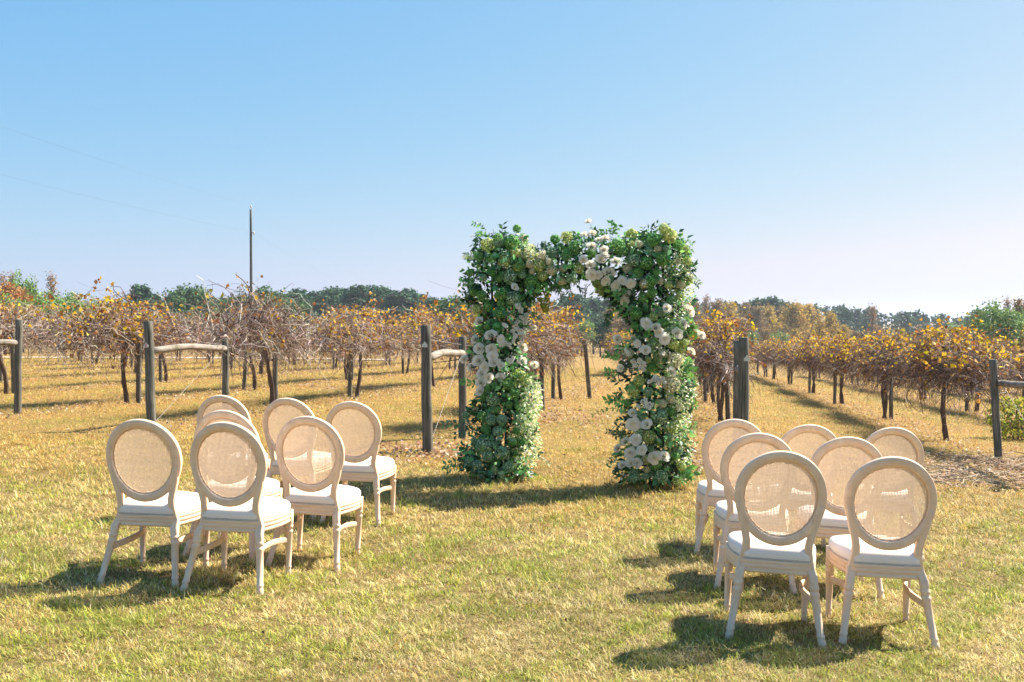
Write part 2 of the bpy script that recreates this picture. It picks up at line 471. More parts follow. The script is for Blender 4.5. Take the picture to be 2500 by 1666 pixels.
def chair_meshes():
    D = {}
    A, B, TC = 0.2425, 0.252, 0.312
    prof = [(w_ * .86, o_) for w_, o_ in [(0.000, -0.012), (0.003, -0.016), (0.020, -0.019), (0.046, -0.018), (0.054, -0.012), (0.055, 0.006), (0.050, 0.015), (0.036, 0.017), (0.030, 0.020), (0.014, 0.020), (0.003, 0.017), (0.0, 0.010)]]
    n, V, Fc = 72, [], []
    k = len(prof)
    for i in range(n):
        th = 2 * math.pi * i / n
        for (w, o) in prof:
            V.append(back_pt((A - w) * math.cos(th), TC + (B - w) * math.sin(th), o))
    for i in range(n):
        for j in range(k):
            a = i * k + j; b = i * k + (j + 1) % k
            c = ((i + 1) % n) * k + (j + 1) % k; d = ((i + 1) % n) * k + j
            Fc.append((a, b, c, d))
    D['oval_frame'] = py_mesh('oval_frame', V, Fc, M['chair_ring'])
    # twisted cord along the inner rim
    V, Fc = [], []
    n, k = 260, 7
    for i in range(n):
        th = 2 * math.pi * i / n
        for j in range(k):
            ph = 2 * math.pi * j / k
            r = 0.0052 * (1 + 0.28 * math.sin(3 * ph + i * 0.72))
            w = 0.0500 + r * math.cos(ph)
            V.append(back_pt((A - w) * math.cos(th), TC + (B - w) * math.sin(th), 0.004 + r * math.sin(ph)))
    for i in range(n):
        for j in range(k):
            a = i * k + j; b = i * k + (j + 1) % k
            c = ((i + 1) % n) * k + (j + 1) % k; d = ((i + 1) % n) * k + j
            Fc.append((a, b, c, d))
    D['rope_trim'] = py_mesh('rope_trim', V, Fc, M['chair'])
    # woven cane: crossed flat strands
    V, Fc = [], []
    ai, bi = A - 0.049, B - 0.049
    p, hw = 0.0078, 0.0021
    m = int(2 * ai / p)
    for i in range(1, m):
        x = -ai + 2 * ai * i / m + random.uniform(-.0006, .0006)
        h = bi * math.sqrt(max(0, 1 - (x / ai) ** 2))
        if h < 0.01: continue
        s = len(V); q = 10
        for j in range(q + 1):
            t = TC - h + 2 * h * j / q
            ww = hw * random.uniform(0.8, 1.2)
            V.append(back_pt(x - ww, t, 0.0005)); V.append(back_pt(x + ww, t, 0.0005))
        for j in range(q): Fc.append((s + 2 * j, s + 2 * j + 1, s + 2 * j + 3, s + 2 * j + 2))
    m = int(2 * bi / p)
    for i in range(1, m):
        z = -bi + 2 * bi * i / m + random.uniform(-.0006, .0006)
        h = ai * math.sqrt(max(0, 1 - (z / bi) ** 2))
        if h < 0.01: continue
        s = len(V); q = 10
        for j in range(q + 1):
            x = -h + 2 * h * j / q
            ww = hw * random.uniform(0.8, 1.2)
            V.append(back_pt(x, TC + z - ww, -0.0005)); V.append(back_pt(x, TC + z + ww, -0.0005))
        for j in range(q): Fc.append((s + 2 * j, s + 2 * j + 1, s + 2 * j + 3, s + 2 * j + 2))
    D['cane_panel'] = py_mesh('cane_panel', V, Fc, M['cane_panel'], smooth=False)
    # legs
    for sd in (-1, 1):
        def yb(z, x): return back_pt(x, (z - 0.42) / math.cos(LEAN))[1]
        sec = []
        def leg(z): # splayed part below the rail
            f = (0.33 - z) / 0.33
            return sd * (0.192 + 0.050 * f ** 1.15), -0.213 - 0.095 * f ** 1.25
        for z, r, fl in ((0.0, .0165, 0), (.004, .0195, 0), (.03, .0185, 0), (.036, .0165, 0), (.042, .0165, 0), (.048, .0195, 0), (.056, .0195, 0), (.060, .0172, .09), (.15, .0195, .09), (.235, .0215, .09), (.240, .0235, 0), (.252, .0235, 0), (.256, .0195, 0), (.264, .0195, 0), (.268, .024, 0), (.284, .024, 0), (.289, .021, 0)):
            cx, cy = leg(z); r *= 1.12; sec.append((cx, cy, z, r, r, 0, fl))
        cx, cy = leg(.295); sec.append((cx, cy, .295, .0225, .0225, .9, 0))
        cx, cy = leg(.33); sec.append((cx, cy, .33, .0235, .0235, 1, 0))
        for z, x, rx in ((.37, .180, .0235), (.41, .170, .0225), (.45, .1635, .0215), (.49, .1640, .0205), (.53, .172, .0205), (.57, .1835, .0205), (.60, .1925, .020), (.635, .201, .018), (.67, .2085, .014), (.70, .2135, .009)):
            sec.append((sd * x, yb(z, x) , z, rx, .0185, 1, 0))
        V, Fc = rings(sec, 20)
        D['rear_leg%d' % sd] = py_mesh('rear_leg', V, Fc, M['chair'])
        sec = []
        fx, fy = sd * 0.218, 0.205
        for z, r, fl in ((0.0, .0135, 0), (.004, .0165, 0), (.03, .0165, 0), (.035, .0145, 0), (.042, .0145, 0), (.047, .0175, 0), (.055, .0175, 0), (.059, .0155, .09), (.15, .0185, .09), (.26, .0215, .09), (.265, .0235, 0), (.276, .0235, 0), (.280, .019, 0), (.288, .019, 0), (.292, .0245, 0), (.308, .0245, 0), (.313, .021, 0)):
            r *= 1.1; sec.append((fx, fy, z, r, r, 0, fl))
        sec += [(fx, fy, .318, .024, .024, 1, 0), (fx, fy, .402, .024, .024, 1, 0)]
        V, Fc = rings(sec, 20)
        D['front_leg%d' % sd] = py_mesh('front_leg', V, Fc, M['chair'])
        # bowed side stretcher
        V, Fc = [], []
        q = 14
        z0 = 0.205
        lx, ly = leg(z0)
        for j in range(q + 1):
            f = j / q
            x = lx + (fx - lx) * f - sd * 0.052 * math.sin(math.pi * f)
            y = ly + (fy - ly) * f
            z = z0 + 0.014 * math.sin(math.pi * f) + 0.012 * f
            hx, hz = 0.0095, 0.0175
            for (ox, oz) in ((-hx, -hz * .7), (-hx * .7, -hz), (hx * .7, -hz), (hx, -hz * .7), (hx, hz * .7), (hx * .7, hz), (-hx * .7, hz), (-hx, hz * .7)):
                V.append((x + ox, y, z + oz))
        for j in range(q):
            for i in range(8):
                a = j * 8 + i; b = j * 8 + (i + 1) % 8
                Fc.append((a, b, b + 8, a + 8))
        D['stretcher%d' % sd] = py_mesh('stretcher', V, Fc, M['chair'])
    # seat outline
    def outline(n=64):
        pts = []
        ctrl = [(-.178, -.208), (.178, -.208), (.236, .0), (.236, .205), (.0, .252), (-.236, .205), (-.236, .0)]
        # straight rear, bowed sides, bowed front with rounded corners
        raw = []
        for i in range(10): f = i / 10; raw.append((-.180 + .36 * f, -.212))
        for i in range(22):
            f = i / 22; raw.append((.180 + .052 * f + .024 * math.sin(math.pi * f), -.212 + .412 * f))
        for i in range(22):
            f = i / 22; raw.append((.232 - .464 * f, .200 + .050 * math.sin(math.pi * f) ** .8))
        for i in range(22):
            f = i / 22; raw.append((-.232 + .052 * f - .024 * math.sin(math.pi * f), .200 - .412 * f))
        return raw
    raw = outline()
    n = len(raw)
    for _ in range(2):
        raw = [((raw[i - 1][0] + 2 * raw[i][0] + raw[(i + 1) % n][0]) / 4, (raw[i - 1][1] + 2 * raw[i][1] + raw[(i + 1) % n][1]) / 4) for i in range(n)]
    nor = []
    for i in range(n):
        dx = raw[(i + 1) % n][0] - raw[i - 1][0]; dy = raw[(i + 1) % n][1] - raw[i - 1][1]
        l = math.hypot(dx, dy); nor.append((dy / l, -dx / l))
    def loft(prof, mat, name, close=False, capc=None):
        V, Fc = [], []
        k = len(prof)
        for i in range(n):
            for (o, z) in prof: V.append((raw[i][0] + nor[i][0] * o, raw[i][1] + nor[i][1] * o, z))
        for i in range(n):
            for j in range(k if close else k - 1):
                a = i * k + j; b = i * k + (j + 1) % k; c = ((i + 1) % n) * k + (j + 1) % k; d = ((i + 1) % n) * k + j
                Fc.append((a, d, c, b))
        return V, Fc
    prof = [(-.022, .332), (0, .330), (.004, .336), (.005, .346), (.000, .350), (-.001, .354), (.004, .358), (.006, .368), (.002, .374), (.001, .378), (.005, .382), (.006, .392), (.002, .399), (-.022, .399)]
    V, Fc = loft(prof, None, '', True)
    D['seat_rail'] = py_mesh('seat_rail', V, Fc, M['chair_rail'])
    # cushion
    cx = sum(p[0] for p in raw) / n; cy = sum(p[1] for p in raw) / n
    V, Fc = [], []
    lay = [(0.955, .396), (0.99, .401), (1.008, .412), (1.014, .428), (1.008, .442), (0.985, .453), (0.93, .464), (0.82, .474), (0.62, .482), (0.36, .487), (0.12, .4885)]
    for (s, z) in lay:
        for p in raw: V.append((cx + (p[0] - cx) * s, cy + (p[1] - cy) * s, z))
    for j in range(len(lay) - 1):
        for i in range(n):
            a = j * n + i; b = j * n + (i + 1) % n
            Fc.append((a, b, b + n, a + n))
    Fc.append(tuple(range((len(lay) - 1) * n, len(lay) * n)))
    V = [(x, y, z + (0.005 * math.sin(x * 17 + 1) * math.sin(y * 15) - .004 * math.exp(-(x * x + (y - .02) ** 2) * 60)) * (z > .45)) for x, y, z in V]
    D['seat_cushion'] = py_mesh('seat_cushion', V, Fc, M['linen'])
    P = np.array([[(cx + (p[0] - cx) * 1.003, cy + (p[1] - cy) * 1.003, .4035) for p in raw + raw[:2]]])
    V, Q = tubes(P, np.full(P.shape[:2], .0042), 6)
    D['piping'] = np_mesh('piping', V, Q, M['piping'], smooth=True)
    return D

CH = chair_meshes()
CHPARTS = [('oval_frame', 'oval_frame'), ('rope_trim', 'rope_trim'), ('cane_panel', 'cane_panel'), ('seat_rail', 'seat_rail'), ('seat_cushion', 'seat_cushion'), ('piping', 'piping'),
           ('rear_leg', 'rear_leg-1'), ('rear_leg', 'rear_leg1'), ('front_leg', 'front_leg-1'), ('front_leg', 'front_leg1'), ('stretcher', 'stretcher-1'), ('stretcher', 'stretcher1')]
TOPH = back_pt(0, 0.564)
def chair(u, v, head, label):
    p = hit(u, v, TOPH[2] * ZS)
    h = R(head)
    fx, fy = math.sin(h), math.cos(h)
    x, y = p.x - TOPH[1] * fx, p.y - TOPH[1] * fy
    e = obj('oval_back_chair', None, None, (x, y, 0), (0, 0, -h), (XS, XS, ZS))
    # stand on the sloping lawn
    gx = (float(gz(x + .25, y)) - float(gz(x - .25, y))) / .5; gy = (float(gz(x, y + .25)) - float(gz(x, y - .25))) / .5
    e.location.z = float(gz(x, y)) + 0.002
    nrm = Vector((-gx * .8, -gy * .8, 1)).normalized()
    q = Vector((0, 0, 1)).rotation_difference(nrm)
    e.rotation_euler = (q @ Matrix.Rotation(-h, 4, 'Z').to_quaternion()).to_euler()
    tag(e, label, 'chair', 'ceremony chairs in two blocks')
    cushion = None
    for nm, key in CHPARTS:
        o = obj(nm, CH[key], cushion if nm == 'piping' else e)
        if nm == 'seat_cushion': cushion = o
    return e
CHAIRS = [
    (332.6, 1024, 6.0, 'outermost front chair left of the aisle, only grass seen through its cane back'),
    (539, 1032, 8.5, 'front oval-back chair on the aisle side of the block left of the aisle'),
    (532, 1002.7, 8.0, 'chair mostly hidden behind the front aisle-side chair left of the aisle'),
    (737, 1016.5, 9.0, 'middle-row oval-back chair nearest the aisle in the block left of the aisle'),
    (530.6, 964.8, 8.0, 'back-row oval-back chair in front of the tagged post and brace, outermost left'),
    (699, 971.7, 9.0, 'back-row oval-back chair in the middle of three, left of the aisle'),
    (854, 980.6, 9.0, 'back-row oval-back chair closest to the flower arch, left of the aisle'),
    (1895, 1102, 8.5, 'front oval-back chair on the aisle side of the block right of the aisle'),
    (2174, 1115.5, 7.0, 'front oval-back chair at the far right, nearest the camera'),
    (1846, 1058, 8.0, 'middle-row oval-back chair nearest the aisle in the block right of the aisle'),
    (2059, 1068, 8.0, 'middle-row oval-back chair between the two front ones, right of the aisle'),
    (1782.6, 1024.5, 8.5, 'back-row oval-back chair beside the right foot of the flower arch'),
    (1966, 1036.4, 8.0, 'back-row oval-back chair in the middle of three, right of the aisle'),
    (2174, 1044, 7.0, 'back-row oval-back chair outermost to the right beside the dry brush'),
]
for c in CHAIRS: chair(*c)

# ------------------------------------------------------------------ posts, braces, wires
def post_mesh(h, r, seed, rough=0.5):
    rng = random.Random(seed)
    sec = []
    ph = rng.uniform(0, 6)
    for j in range(12):
        z = -0.15 + (h + 0.15) * j / 11
        rr = r * (1.04 - 0.08 * j / 11) * (1 + 0.02 * math.sin(j * 1.9 + ph))
        sec.append((0.004 * math.sin(j * .9 + ph), 0.004 * math.cos(j * .7 + ph), z, rr, rr, 0, 0))
    sec.append((sec[-1][0], sec[-1][1], h + .004, r * .9, r * .9, 0, 0))
    V, Fc = rings(sec, 16)
    V = [(x * (1 + 0.03 * math.sin(7 * math.atan2(y, x) + ph)), y * (1 + 0.03 * math.sin(7 * math.atan2(y, x) + ph)), z) for x, y, z in V]
    return py_mesh('post', V, Fc, M['post'])

def wire_obj(name, pts, r, mat, parent=None, k=5):
    P = np.array([pts], float); Rd = np.full(P.shape[:2], r)
    V, Q = tubes(P, Rd, k)
    return obj(name, np_mesh(name, V, Q, mat, smooth=True), parent)

def tag_part(parent, z, r, off, red):
    # house-shaped plastic tag on the camera side of the post
    pts = [(-.036, 0), (.036, 0), (.036, .034), (.012, .058), (.010, .072), (-.010, .072), (-.012, .058), (-.036, .034)]
    V = [(x, -.0025, zz) for x, zz in pts] + [(x, .0025, zz) for x, zz in pts]
    n = len(pts)
    Fc = [tuple(range(n)), tuple(range(2 * n - 1, n - 1, -1))] + [(i, i + n, (i + 1) % n + n, (i + 1) % n) for i in range(n)]
    t = obj('row_tag', py_mesh('row_tag', V, Fc, M['tag'], smooth=False), parent, (off, -r - .004, z), (0, 0.03, 0))
    if red:
        V = [(-.008, -.0045, .006), (.006, -.0045, .006), (.008, -.0045, .05), (-.004, -.0045, .058), (-.012, -.0045, .045), (-.006, -.0045, .042)]
        obj('red_mark', py_mesh('red_mark', V + [(x, -.0027, z) for x, y, z in V], [tuple(range(6)), tuple(range(11, 5, -1))] + [(i, i + 6, (i + 1) % 6 + 6, (i + 1) % 6) for i in range(6)], M['red'], smooth=False), t)
    return t

def post(x, y, h, r, label, tilt=(0, 0), cat='post', name='vineyard_post', tagz=None, red=False, group='vineyard posts'):
    e = obj(name, post_mesh(h, r, int(x * 977 + y * 131)), None, (x, y, float(gz(x, y))), (tilt[1], tilt[0], random.uniform(-.1, .1) if tagz is None else 0))
    tag(e, label, cat, group)
    if tagz: tag_part(e, tagz[0], r, tagz[1], red)
    return e

def brace(p, q, r, label):
    d = (q - p); n = 12
    V, Fc = [], []
    ph = random.uniform(0, 6)
    sec = []
    for j in range(n + 1):
        f = j / n
        rr = r * (1 + 0.05 * math.sin(j * 1.3 + ph)) * (0.94 if j in (0, n) else 1)
        sec.append((0.006 * math.sin(f * 5 + ph), 0.035 * math.sin(math.pi * f) + 0.008 * math.sin(f * 9 + ph), d.length * f, rr, rr, 0, 0))
    V, Fc = rings(sec, 14)
    o = obj('brace_log', py_mesh('brace_log', V, Fc, M['log']), None, p, (0, 0, 0))
    o.rotation_euler = d.to_track_quat('Z', 'Y').to_euler()
    return tag(o, label, 'brace log', 'brace logs between end posts')

def row_end(u1, y1, v1, u2, y2, v2, who, tagz=None, red=False, tilt1=(0, 0), tilt2=(0, 0), bz=1.22):
    x1, x2 = xat(u1, y1), xat(u2, y2)
    z1, z2 = float(gz(x1, y1)), float(gz(x2, y2))
    h1 = at(u1, v1, y1).z - z1; h2 = at(u2, v2, y2).z - z2
    post(x1, y1, h1, .068, who[0], tilt1, name='end_post', tagz=tagz, red=red)
    post(x2, y2, h2, .060, who[1], tilt2, name='brace_post')
    b1 = Vector((x1, y1 + .05, z1 + bz)); b2 = Vector((x2, y2 - .04, z2 + bz + .02))
    dd = (b2 - b1).normalized()
    brace(b1, b2, .052, who[2])
    top = Vector((x2, y2 - .06, z2 + bz + .05)); low = Vector((x1 + .03, y1 + .05, z1 + .12))
    pts = [tuple(top.lerp(low, i / 6)) for i in range(7)]
    w = wire_obj('diagonal_wire', pts, .0032, M['wire'])
    tag(w, who[3], 'wire', 'diagonal brace wires')
    return Vector((x1, y1, z1 + h1 - .18)), Vector((x2, y2, z2 + h2 - .12))

ENDS = {}
ENDS['B'] = row_end(368, 15.0, 785, 550, 17.3, 828, ('tagged end post with red mark behind the chairs left of the aisle', 'brace post at the far end of the pale log behind the left chairs', 'pale horizontal brace log behind the chairs left of the aisle', 'diagonal wire below the pale brace log behind the left chairs'), tagz=(1.26, -.02), red=True, tilt1=(-.022, 0))
ENDS['C'] = row_end(1043, 13.1, 795, 1129, 15.2, 823, ('tagged end post standing left of the flower arch', 'brace post half hidden by roses of the left arch leg', 'short pale brace log beside the left leg of the flower arch', 'diagonal wire below the brace log beside the flower arch'), tagz=(1.42, -.012), tilt1=(-.012, 0), bz=1.28)
ENDS['D'] = row_end(1816, 12.5, 825, 1801, 14.7, 832, ('front one of the paired dark posts right of the arch, with blank tag', 'rear one of the paired dark posts right of the arch', 'brace log seen end-on between the paired posts right of the arch', 'wire hanging along the paired posts right of the arch'), tagz=(1.40, .022))
ENDS['E'] = row_end(2590, 12.7, 905, 2441, 16.0, 878, ('end post just outside the right edge of the view', 'dark leaning post near the right edge of the photo', 'dark brace log running out of the right edge', 'diagonal wire at the right edge below the dark brace log'), tilt2=(-.065, 0))
ENDS['A'] = row_end(-198, 15.1, 784, 40, 17.3, 781, ('end post just outside the left edge of the view', 'dark leaning post near the left edge of the photo', 'pale brace log running out of the left edge', 'diagonal wire at the left edge below the pale brace log'), tilt2=(.03, 0))

# ------------------------------------------------------------------ vines
PAL_CANE = [(0.43, 0.34, 0.28), (0.27, 0.195, 0.155), (0.16, 0.105, 0.08), (0.60, 0.51, 0.44), (0.085, 0.055, 0.042)]
PAL_VL = {'sparse': ([(0.68, 0.40, 0.03), (0.42, 0.20, 0.045), (0.25, 0.11, 0.04), (0.60, 0.46, 0.05)], [2, 3, 3, 1]),
          'lush': ([(0.78, 0.50, 0.025), (0.62, 0.34, 0.03), (0.36, 0.15, 0.04), (0.22, 0.095, 0.035), (0.60, 0.48, 0.06)], [3.2, 3, 2.6, 2.8, .8])}
def vine_variant(seed, nc, nl, pal, half=3.7, browner=0.0):
    rng = np.random.default_rng(seed)
    # trunk
    S = 12
    f = np.linspace(0, 1, S)
    ph = rng.uniform(0, 6, 4)
    lean = rng.uniform(-.28, .28)
    tr = []
    for q in range(1 + int(rng.random() < .45)):
        x = lean * f * (1 if q == 0 else -.6) + .03 * np.sin(f * 6 + ph[0] + q); y = .04 * np.sin(f * 5 + ph[1] + q * 2) + rng.uniform(-.06, .06) * (1 - f) + q * .03
        tr.append(np.stack([x, y, -.05 + 1.42 * f], 1))
    tr = np.array(tr)
    Rt = np.tile(.052 - .014 * f + .012 * np.exp(-f * 14) + .005 * np.sin(f * 23 + ph[2]), (len(tr), 1)) * (0.85 if len(tr) > 1 else 1)
    V1, Q1 = tubes(tr, Rt, 10)
    V1 = V1 + rng.normal(0, .0035, V1.shape)
    trunk = np_mesh('trunk', V1, Q1, M['bark'], smooth=True)
    # cordon arms
    arms = []
    for sgn in (-1, 1):
        for rep in range(2):
            g = np.linspace(0, 1, 22)
            ax = lean + sgn * half * (g if rep == 0 else g * rng.uniform(.5, .9))
            az = 1.40 + .15 * np.sin(g * 9 + ph[3] + sgn + rep * 2) + .10 * np.sin(g * 4 + rep) - .06 * g + rng.normal(0, .015, 22) + rep * .12 * np.sin(math.pi * g)
            ay = .06 * np.sin(g * 7 + sgn * 2 + rep) + rng.normal(0, .012, 22) + rep * .10 * np.sin(g * 5)
            az[0] = 1.36; ay[0] = 0
            arms.append(np.stack([ax, ay, az], 1))
    arms = np.array(arms)
    Ra = np.array([.036 - .018 * np.linspace(0, 1, 22), .024 - .012 * np.linspace(0, 1, 22)] * 2)
    V2, Q2 = tubes(arms, Ra, 6)
    c2 = np.repeat(pick(PAL_CANE[:4], [2, 3, 2, 2], len(V2) // 6, rng, .12), 6, 0)
    # canes
    S = 7
    st = arms[rng.integers(0, 4, nc), (1 + 20.9 * rng.beta(1.0, 1.35, nc)).astype(int)] + rng.normal(0, [.28, .12, .12], (nc, 3))
    u = rng.random(nc)
    d = rng.normal(0, 1, (nc, 3)) * np.array([.9, .75, .45])
    d[:, 2] += np.where(u < .50, 1.15, np.where(u < .87, .2, -.75))
    d /= np.linalg.norm(d, axis=1, keepdims=True)
    Lc = rng.gamma(4.0, .17, nc) + .2
    Lc = np.where(u > .87, Lc * .78, Lc)
    grav = rng.uniform(.03, .30, nc)
    P = np.zeros((nc, S, 3)); P[:, 0] = st
    dd = d.copy()
    for s in range(1, S):
        P[:, s] = P[:, s - 1] + dd * (Lc / (S - 1))[:, None]
        dd = dd + rng.normal(0, .48, (nc, 3)); dd[:, 2] -= grav
        dd /= np.linalg.norm(dd, axis=1, keepdims=True)
    P[:, :, 2] = np.maximum(P[:, :, 2], .32 + .2 * rng.random((nc, 1)))
    over = P[:, :, 2] - 2.15
    P[:, :, 2] = np.where(over > 0, 2.15 + over * .5, P[:, :, 2])
    P[:, :, 1] *= .85
    r0 = rng.uniform(.0038, .0085, nc) * np.where(rng.random(nc) < .06, 1.9, 1.0)
    Rc = r0[:, None] * np.linspace(1, .45, S)[None]
    V3, Q3 = tubes(P, Rc, 3)
    w = [3, 3, 2.4, 2.2, 2] if browner == 0 else [1.6, 2.6, 3.2, .7, 3]
    c3 = np.repeat(pick(PAL_CANE, w, nc, rng, .18), S * 3, 0)
    canes = np_mesh('canes', np.concatenate([V2, V3]), np.concatenate([Q2, Q3 + len(V2)]), M['cane'], np.concatenate([c2, c3]))
    # leaves: mostly high on the canes, clustered along the row
    up = np.argsort(-(P[:, -1, 2] + .35 * np.sin(P[:, -1, 0] * 2.1 + ph[0] * 3) + rng.normal(0, .22, nc)))
    src = up[np.minimum((rng.random(nl) ** 1.6 * nc * .62).astype(int), nc - 1)]
    si = rng.integers(2, S, nl)
    C = P[src, si] + rng.normal(0, .03, (nl, 3))
    D = rand_dirs(nl, rng) * .8 + np.array([0, 0, -.45])
    Nn = rand_dirs(nl, rng)
    sz = rng.uniform(.045, .105, nl)
    VL, TL = leaf_cards(C, D, Nn, sz, sz * rng.uniform(.8, 1.15, nl), .22)
    pal_, w_ = PAL_VL[pal]
    cl = pick(pal_, w_, nl, rng, .2)
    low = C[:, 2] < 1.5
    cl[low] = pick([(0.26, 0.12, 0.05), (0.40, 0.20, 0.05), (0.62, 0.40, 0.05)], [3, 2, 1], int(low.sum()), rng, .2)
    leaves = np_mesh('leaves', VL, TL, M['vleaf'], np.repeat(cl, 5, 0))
    return trunk, canes, leaves

VAR = {'L0': vine_variant(11, 1250, 380, 'sparse'), 'L1': vine_variant(12, 1250, 650, 'sparse'), 'L2': vine_variant(13, 1300, 1500, 'lush'),
       'R0': vine_variant(14, 1600, 1900, 'lush', browner=1), 'R1': vine_variant(15, 1600, 2500, 'lush', browner=1), 'R2': vine_variant(16, 1600, 1400, 'lush', browner=1)}
ROW_NAME = {-11.7: 'of the row at the left-edge post', -8.16: 'of the row braced behind the left chairs', -3.47: 'of the row behind the left arch leg',
            0.6: 'of the row at the paired posts', 4.99: 'of the row at the right-edge leaning post'}
for k_, (a_, b_) in enumerate(((9.2, -15.9), (13.4, -20.0), (17.6, -24.2), (21.8, -28.4), (26, -32.6))):
    ROW_NAME[a_] = 'of the %s row beyond the right-edge post' % ('first', 'second', 'third', 'fourth', 'fifth')[k_]
    ROW_NAME[b_] = 'of the %s row beyond the left-edge post' % ('first', 'second', 'third', 'fourth', 'fifth')[k_]
ORD = ['first', 'second', 'third', 'fourth', 'fifth', 'sixth', 'seventh', 'eighth', 'ninth', 'tenth', 'eleventh', 'twelfth']
VPOST = [post_mesh(1.45, .052, 50 + i) for i in range(4)]
ANG = math.atan(1 / ROW_SLOPE)
def vine(x, y, var, sx, i, row, rng, withpost=True, dx=.0, zs=1.0):
    z = float(gz(x, y))
    sl = (float(gz(x + ROW_SLOPE * 3, y + 3)) - float(gz(x - ROW_SLOPE * 3, y - 3))) / 6.1
    flip = math.pi if rng.random() < .5 else 0
    side = 'brown tangled' if var[0] == 'R' else ('yellow-topped' if var == 'L2' else 'mostly bare')
    e = obj('grapevine', None, None, (x, y, z), (0, 0, 0), (sx, rng.uniform(.92, 1.12) * zs, rng.uniform(.94, 1.06) * zs))
    q = Matrix.Rotation(ANG, 4, 'Z') @ Matrix.Rotation(-math.atan(sl), 4, 'Y') @ Matrix.Rotation(flip, 4, 'Z')
    e.rotation_euler = q.to_euler()
    tag(e, '%s %s grapevine %s' % (ORD[min(i, 11)], side, ROW_NAME[row]), 'grapevine', 'trellised grapevines')
    for nm, d in zip(('trunk', 'canes', 'leaves'), VAR[var]): obj(nm, d, e)
    if withpost:
        px, py = x + dx + rng.uniform(.1, .25) * rng.choice([-1, 1]), y + rng.uniform(.0, .3)
        p = obj('line_post', VPOST[int(rng.integers(0, 4))], None, (px, py, float(gz(px, py))), (rng.normal(0, .03), rng.normal(0, .035), rng.uniform(0, 6)))
        tag(p, 'thin line post at the %s grapevine %s' % (ORD[min(i, 11)], ROW_NAME[row]), 'post', 'line posts along the vine rows')

def make_rows():
    rng = np.random.default_rng(21)
    plan = {-11.7: [19.4, 26.5, 33.8, 41, 48.5, 56], -8.16: [17.6, 24.3, 31.5, 39, 46.5, 54], -3.47: [17.6, 21.7, 26.4, 50, 57, 64],
            0.6: [21.3, 28.6, 36, 43.5, 51, 58.5, 66], 4.99: [19.6, 25.4, 32.7, 40.7, 51, 59, 67, 75], 9.2: [25, 32, 39.5, 47, 55, 63, 71], 13.4: [40, 47.5, 55, 62.5, 70], 17.6: [51, 58.5, 66, 74], 21.8: [63, 71, 79],
            -15.9: [23, 30, 37, 44.5, 52, 58], -20.0: [28.5, 36, 43, 50, 57], -24.2: [35, 42.5, 50, 57], -28.4: [40, 47.5, 55], -32.6: [46, 53, 59]}
    for row, st in plan.items():
        for i, y in enumerate(st):
            x = row + ROW_SLOPE * y
            gap = (st[min(i + 1, len(st) - 1)] - st[max(i - 1, 0)]) / max(1, (min(i + 1, len(st) - 1) - max(i - 1, 0)))
            sx = gap / 7.4 * 1.04
            if row < -4: var = rng.choice(['L0', 'L1', 'L2'], p=[.38, .40, .22])
            elif row < 0: var = 'L2' if i < 3 else 'R1'
            else: var = rng.choice(['R0', 'R1', 'R2'])
            if row == -8.16: var = ['L0', 'L2', 'L2', 'L1', 'L2', 'L2'][i]
            if row == -8.16 and i == 0: y, x, sx = 19.2, row + ROW_SLOPE * 19.2, .55
            if row == -3.47: sx = [.42, .55, .40, .95, .95, .95][i]
            if row == -11.7 and i == 0: y, sx = 20.6, .60; x = row + ROW_SLOPE * y
            if row == 4.99 and i == 0: sx = .92
            if row == 0.6 and i == 0: sx = .82
            vine(x, y, str(var), sx, i, row, rng, zs=1.0, withpost=not (row in (4.99,) and i == 0))
    # trellis wires
    for row, key in ((-11.7, 'A'), (-8.16, 'B'), (-3.47, 'C'), (.6, 'D'), (4.99, 'E')):
        a, b = ENDS[key]
        pts = [tuple(a), tuple(b)]
        for y in np.arange(b.y + 3, 62, 4.0):
            x = row + ROW_SLOPE * y; pts.append((x, y, float(gz(x, y)) + 1.36))
        w = wire_obj('trellis_wire', pts, .0028, M['wire'])
        tag(w, 'thin trellis wire ' + ROW_NAME[row], 'wire', 'trellis wires')
make_rows()

# the slanting leafless post seen through the arch
post(xat(1440, 27.5), 27.5, 1.62, .06, 'slanting bare post seen through the opening of the flower arch', (-.085, 0), name='line_post')

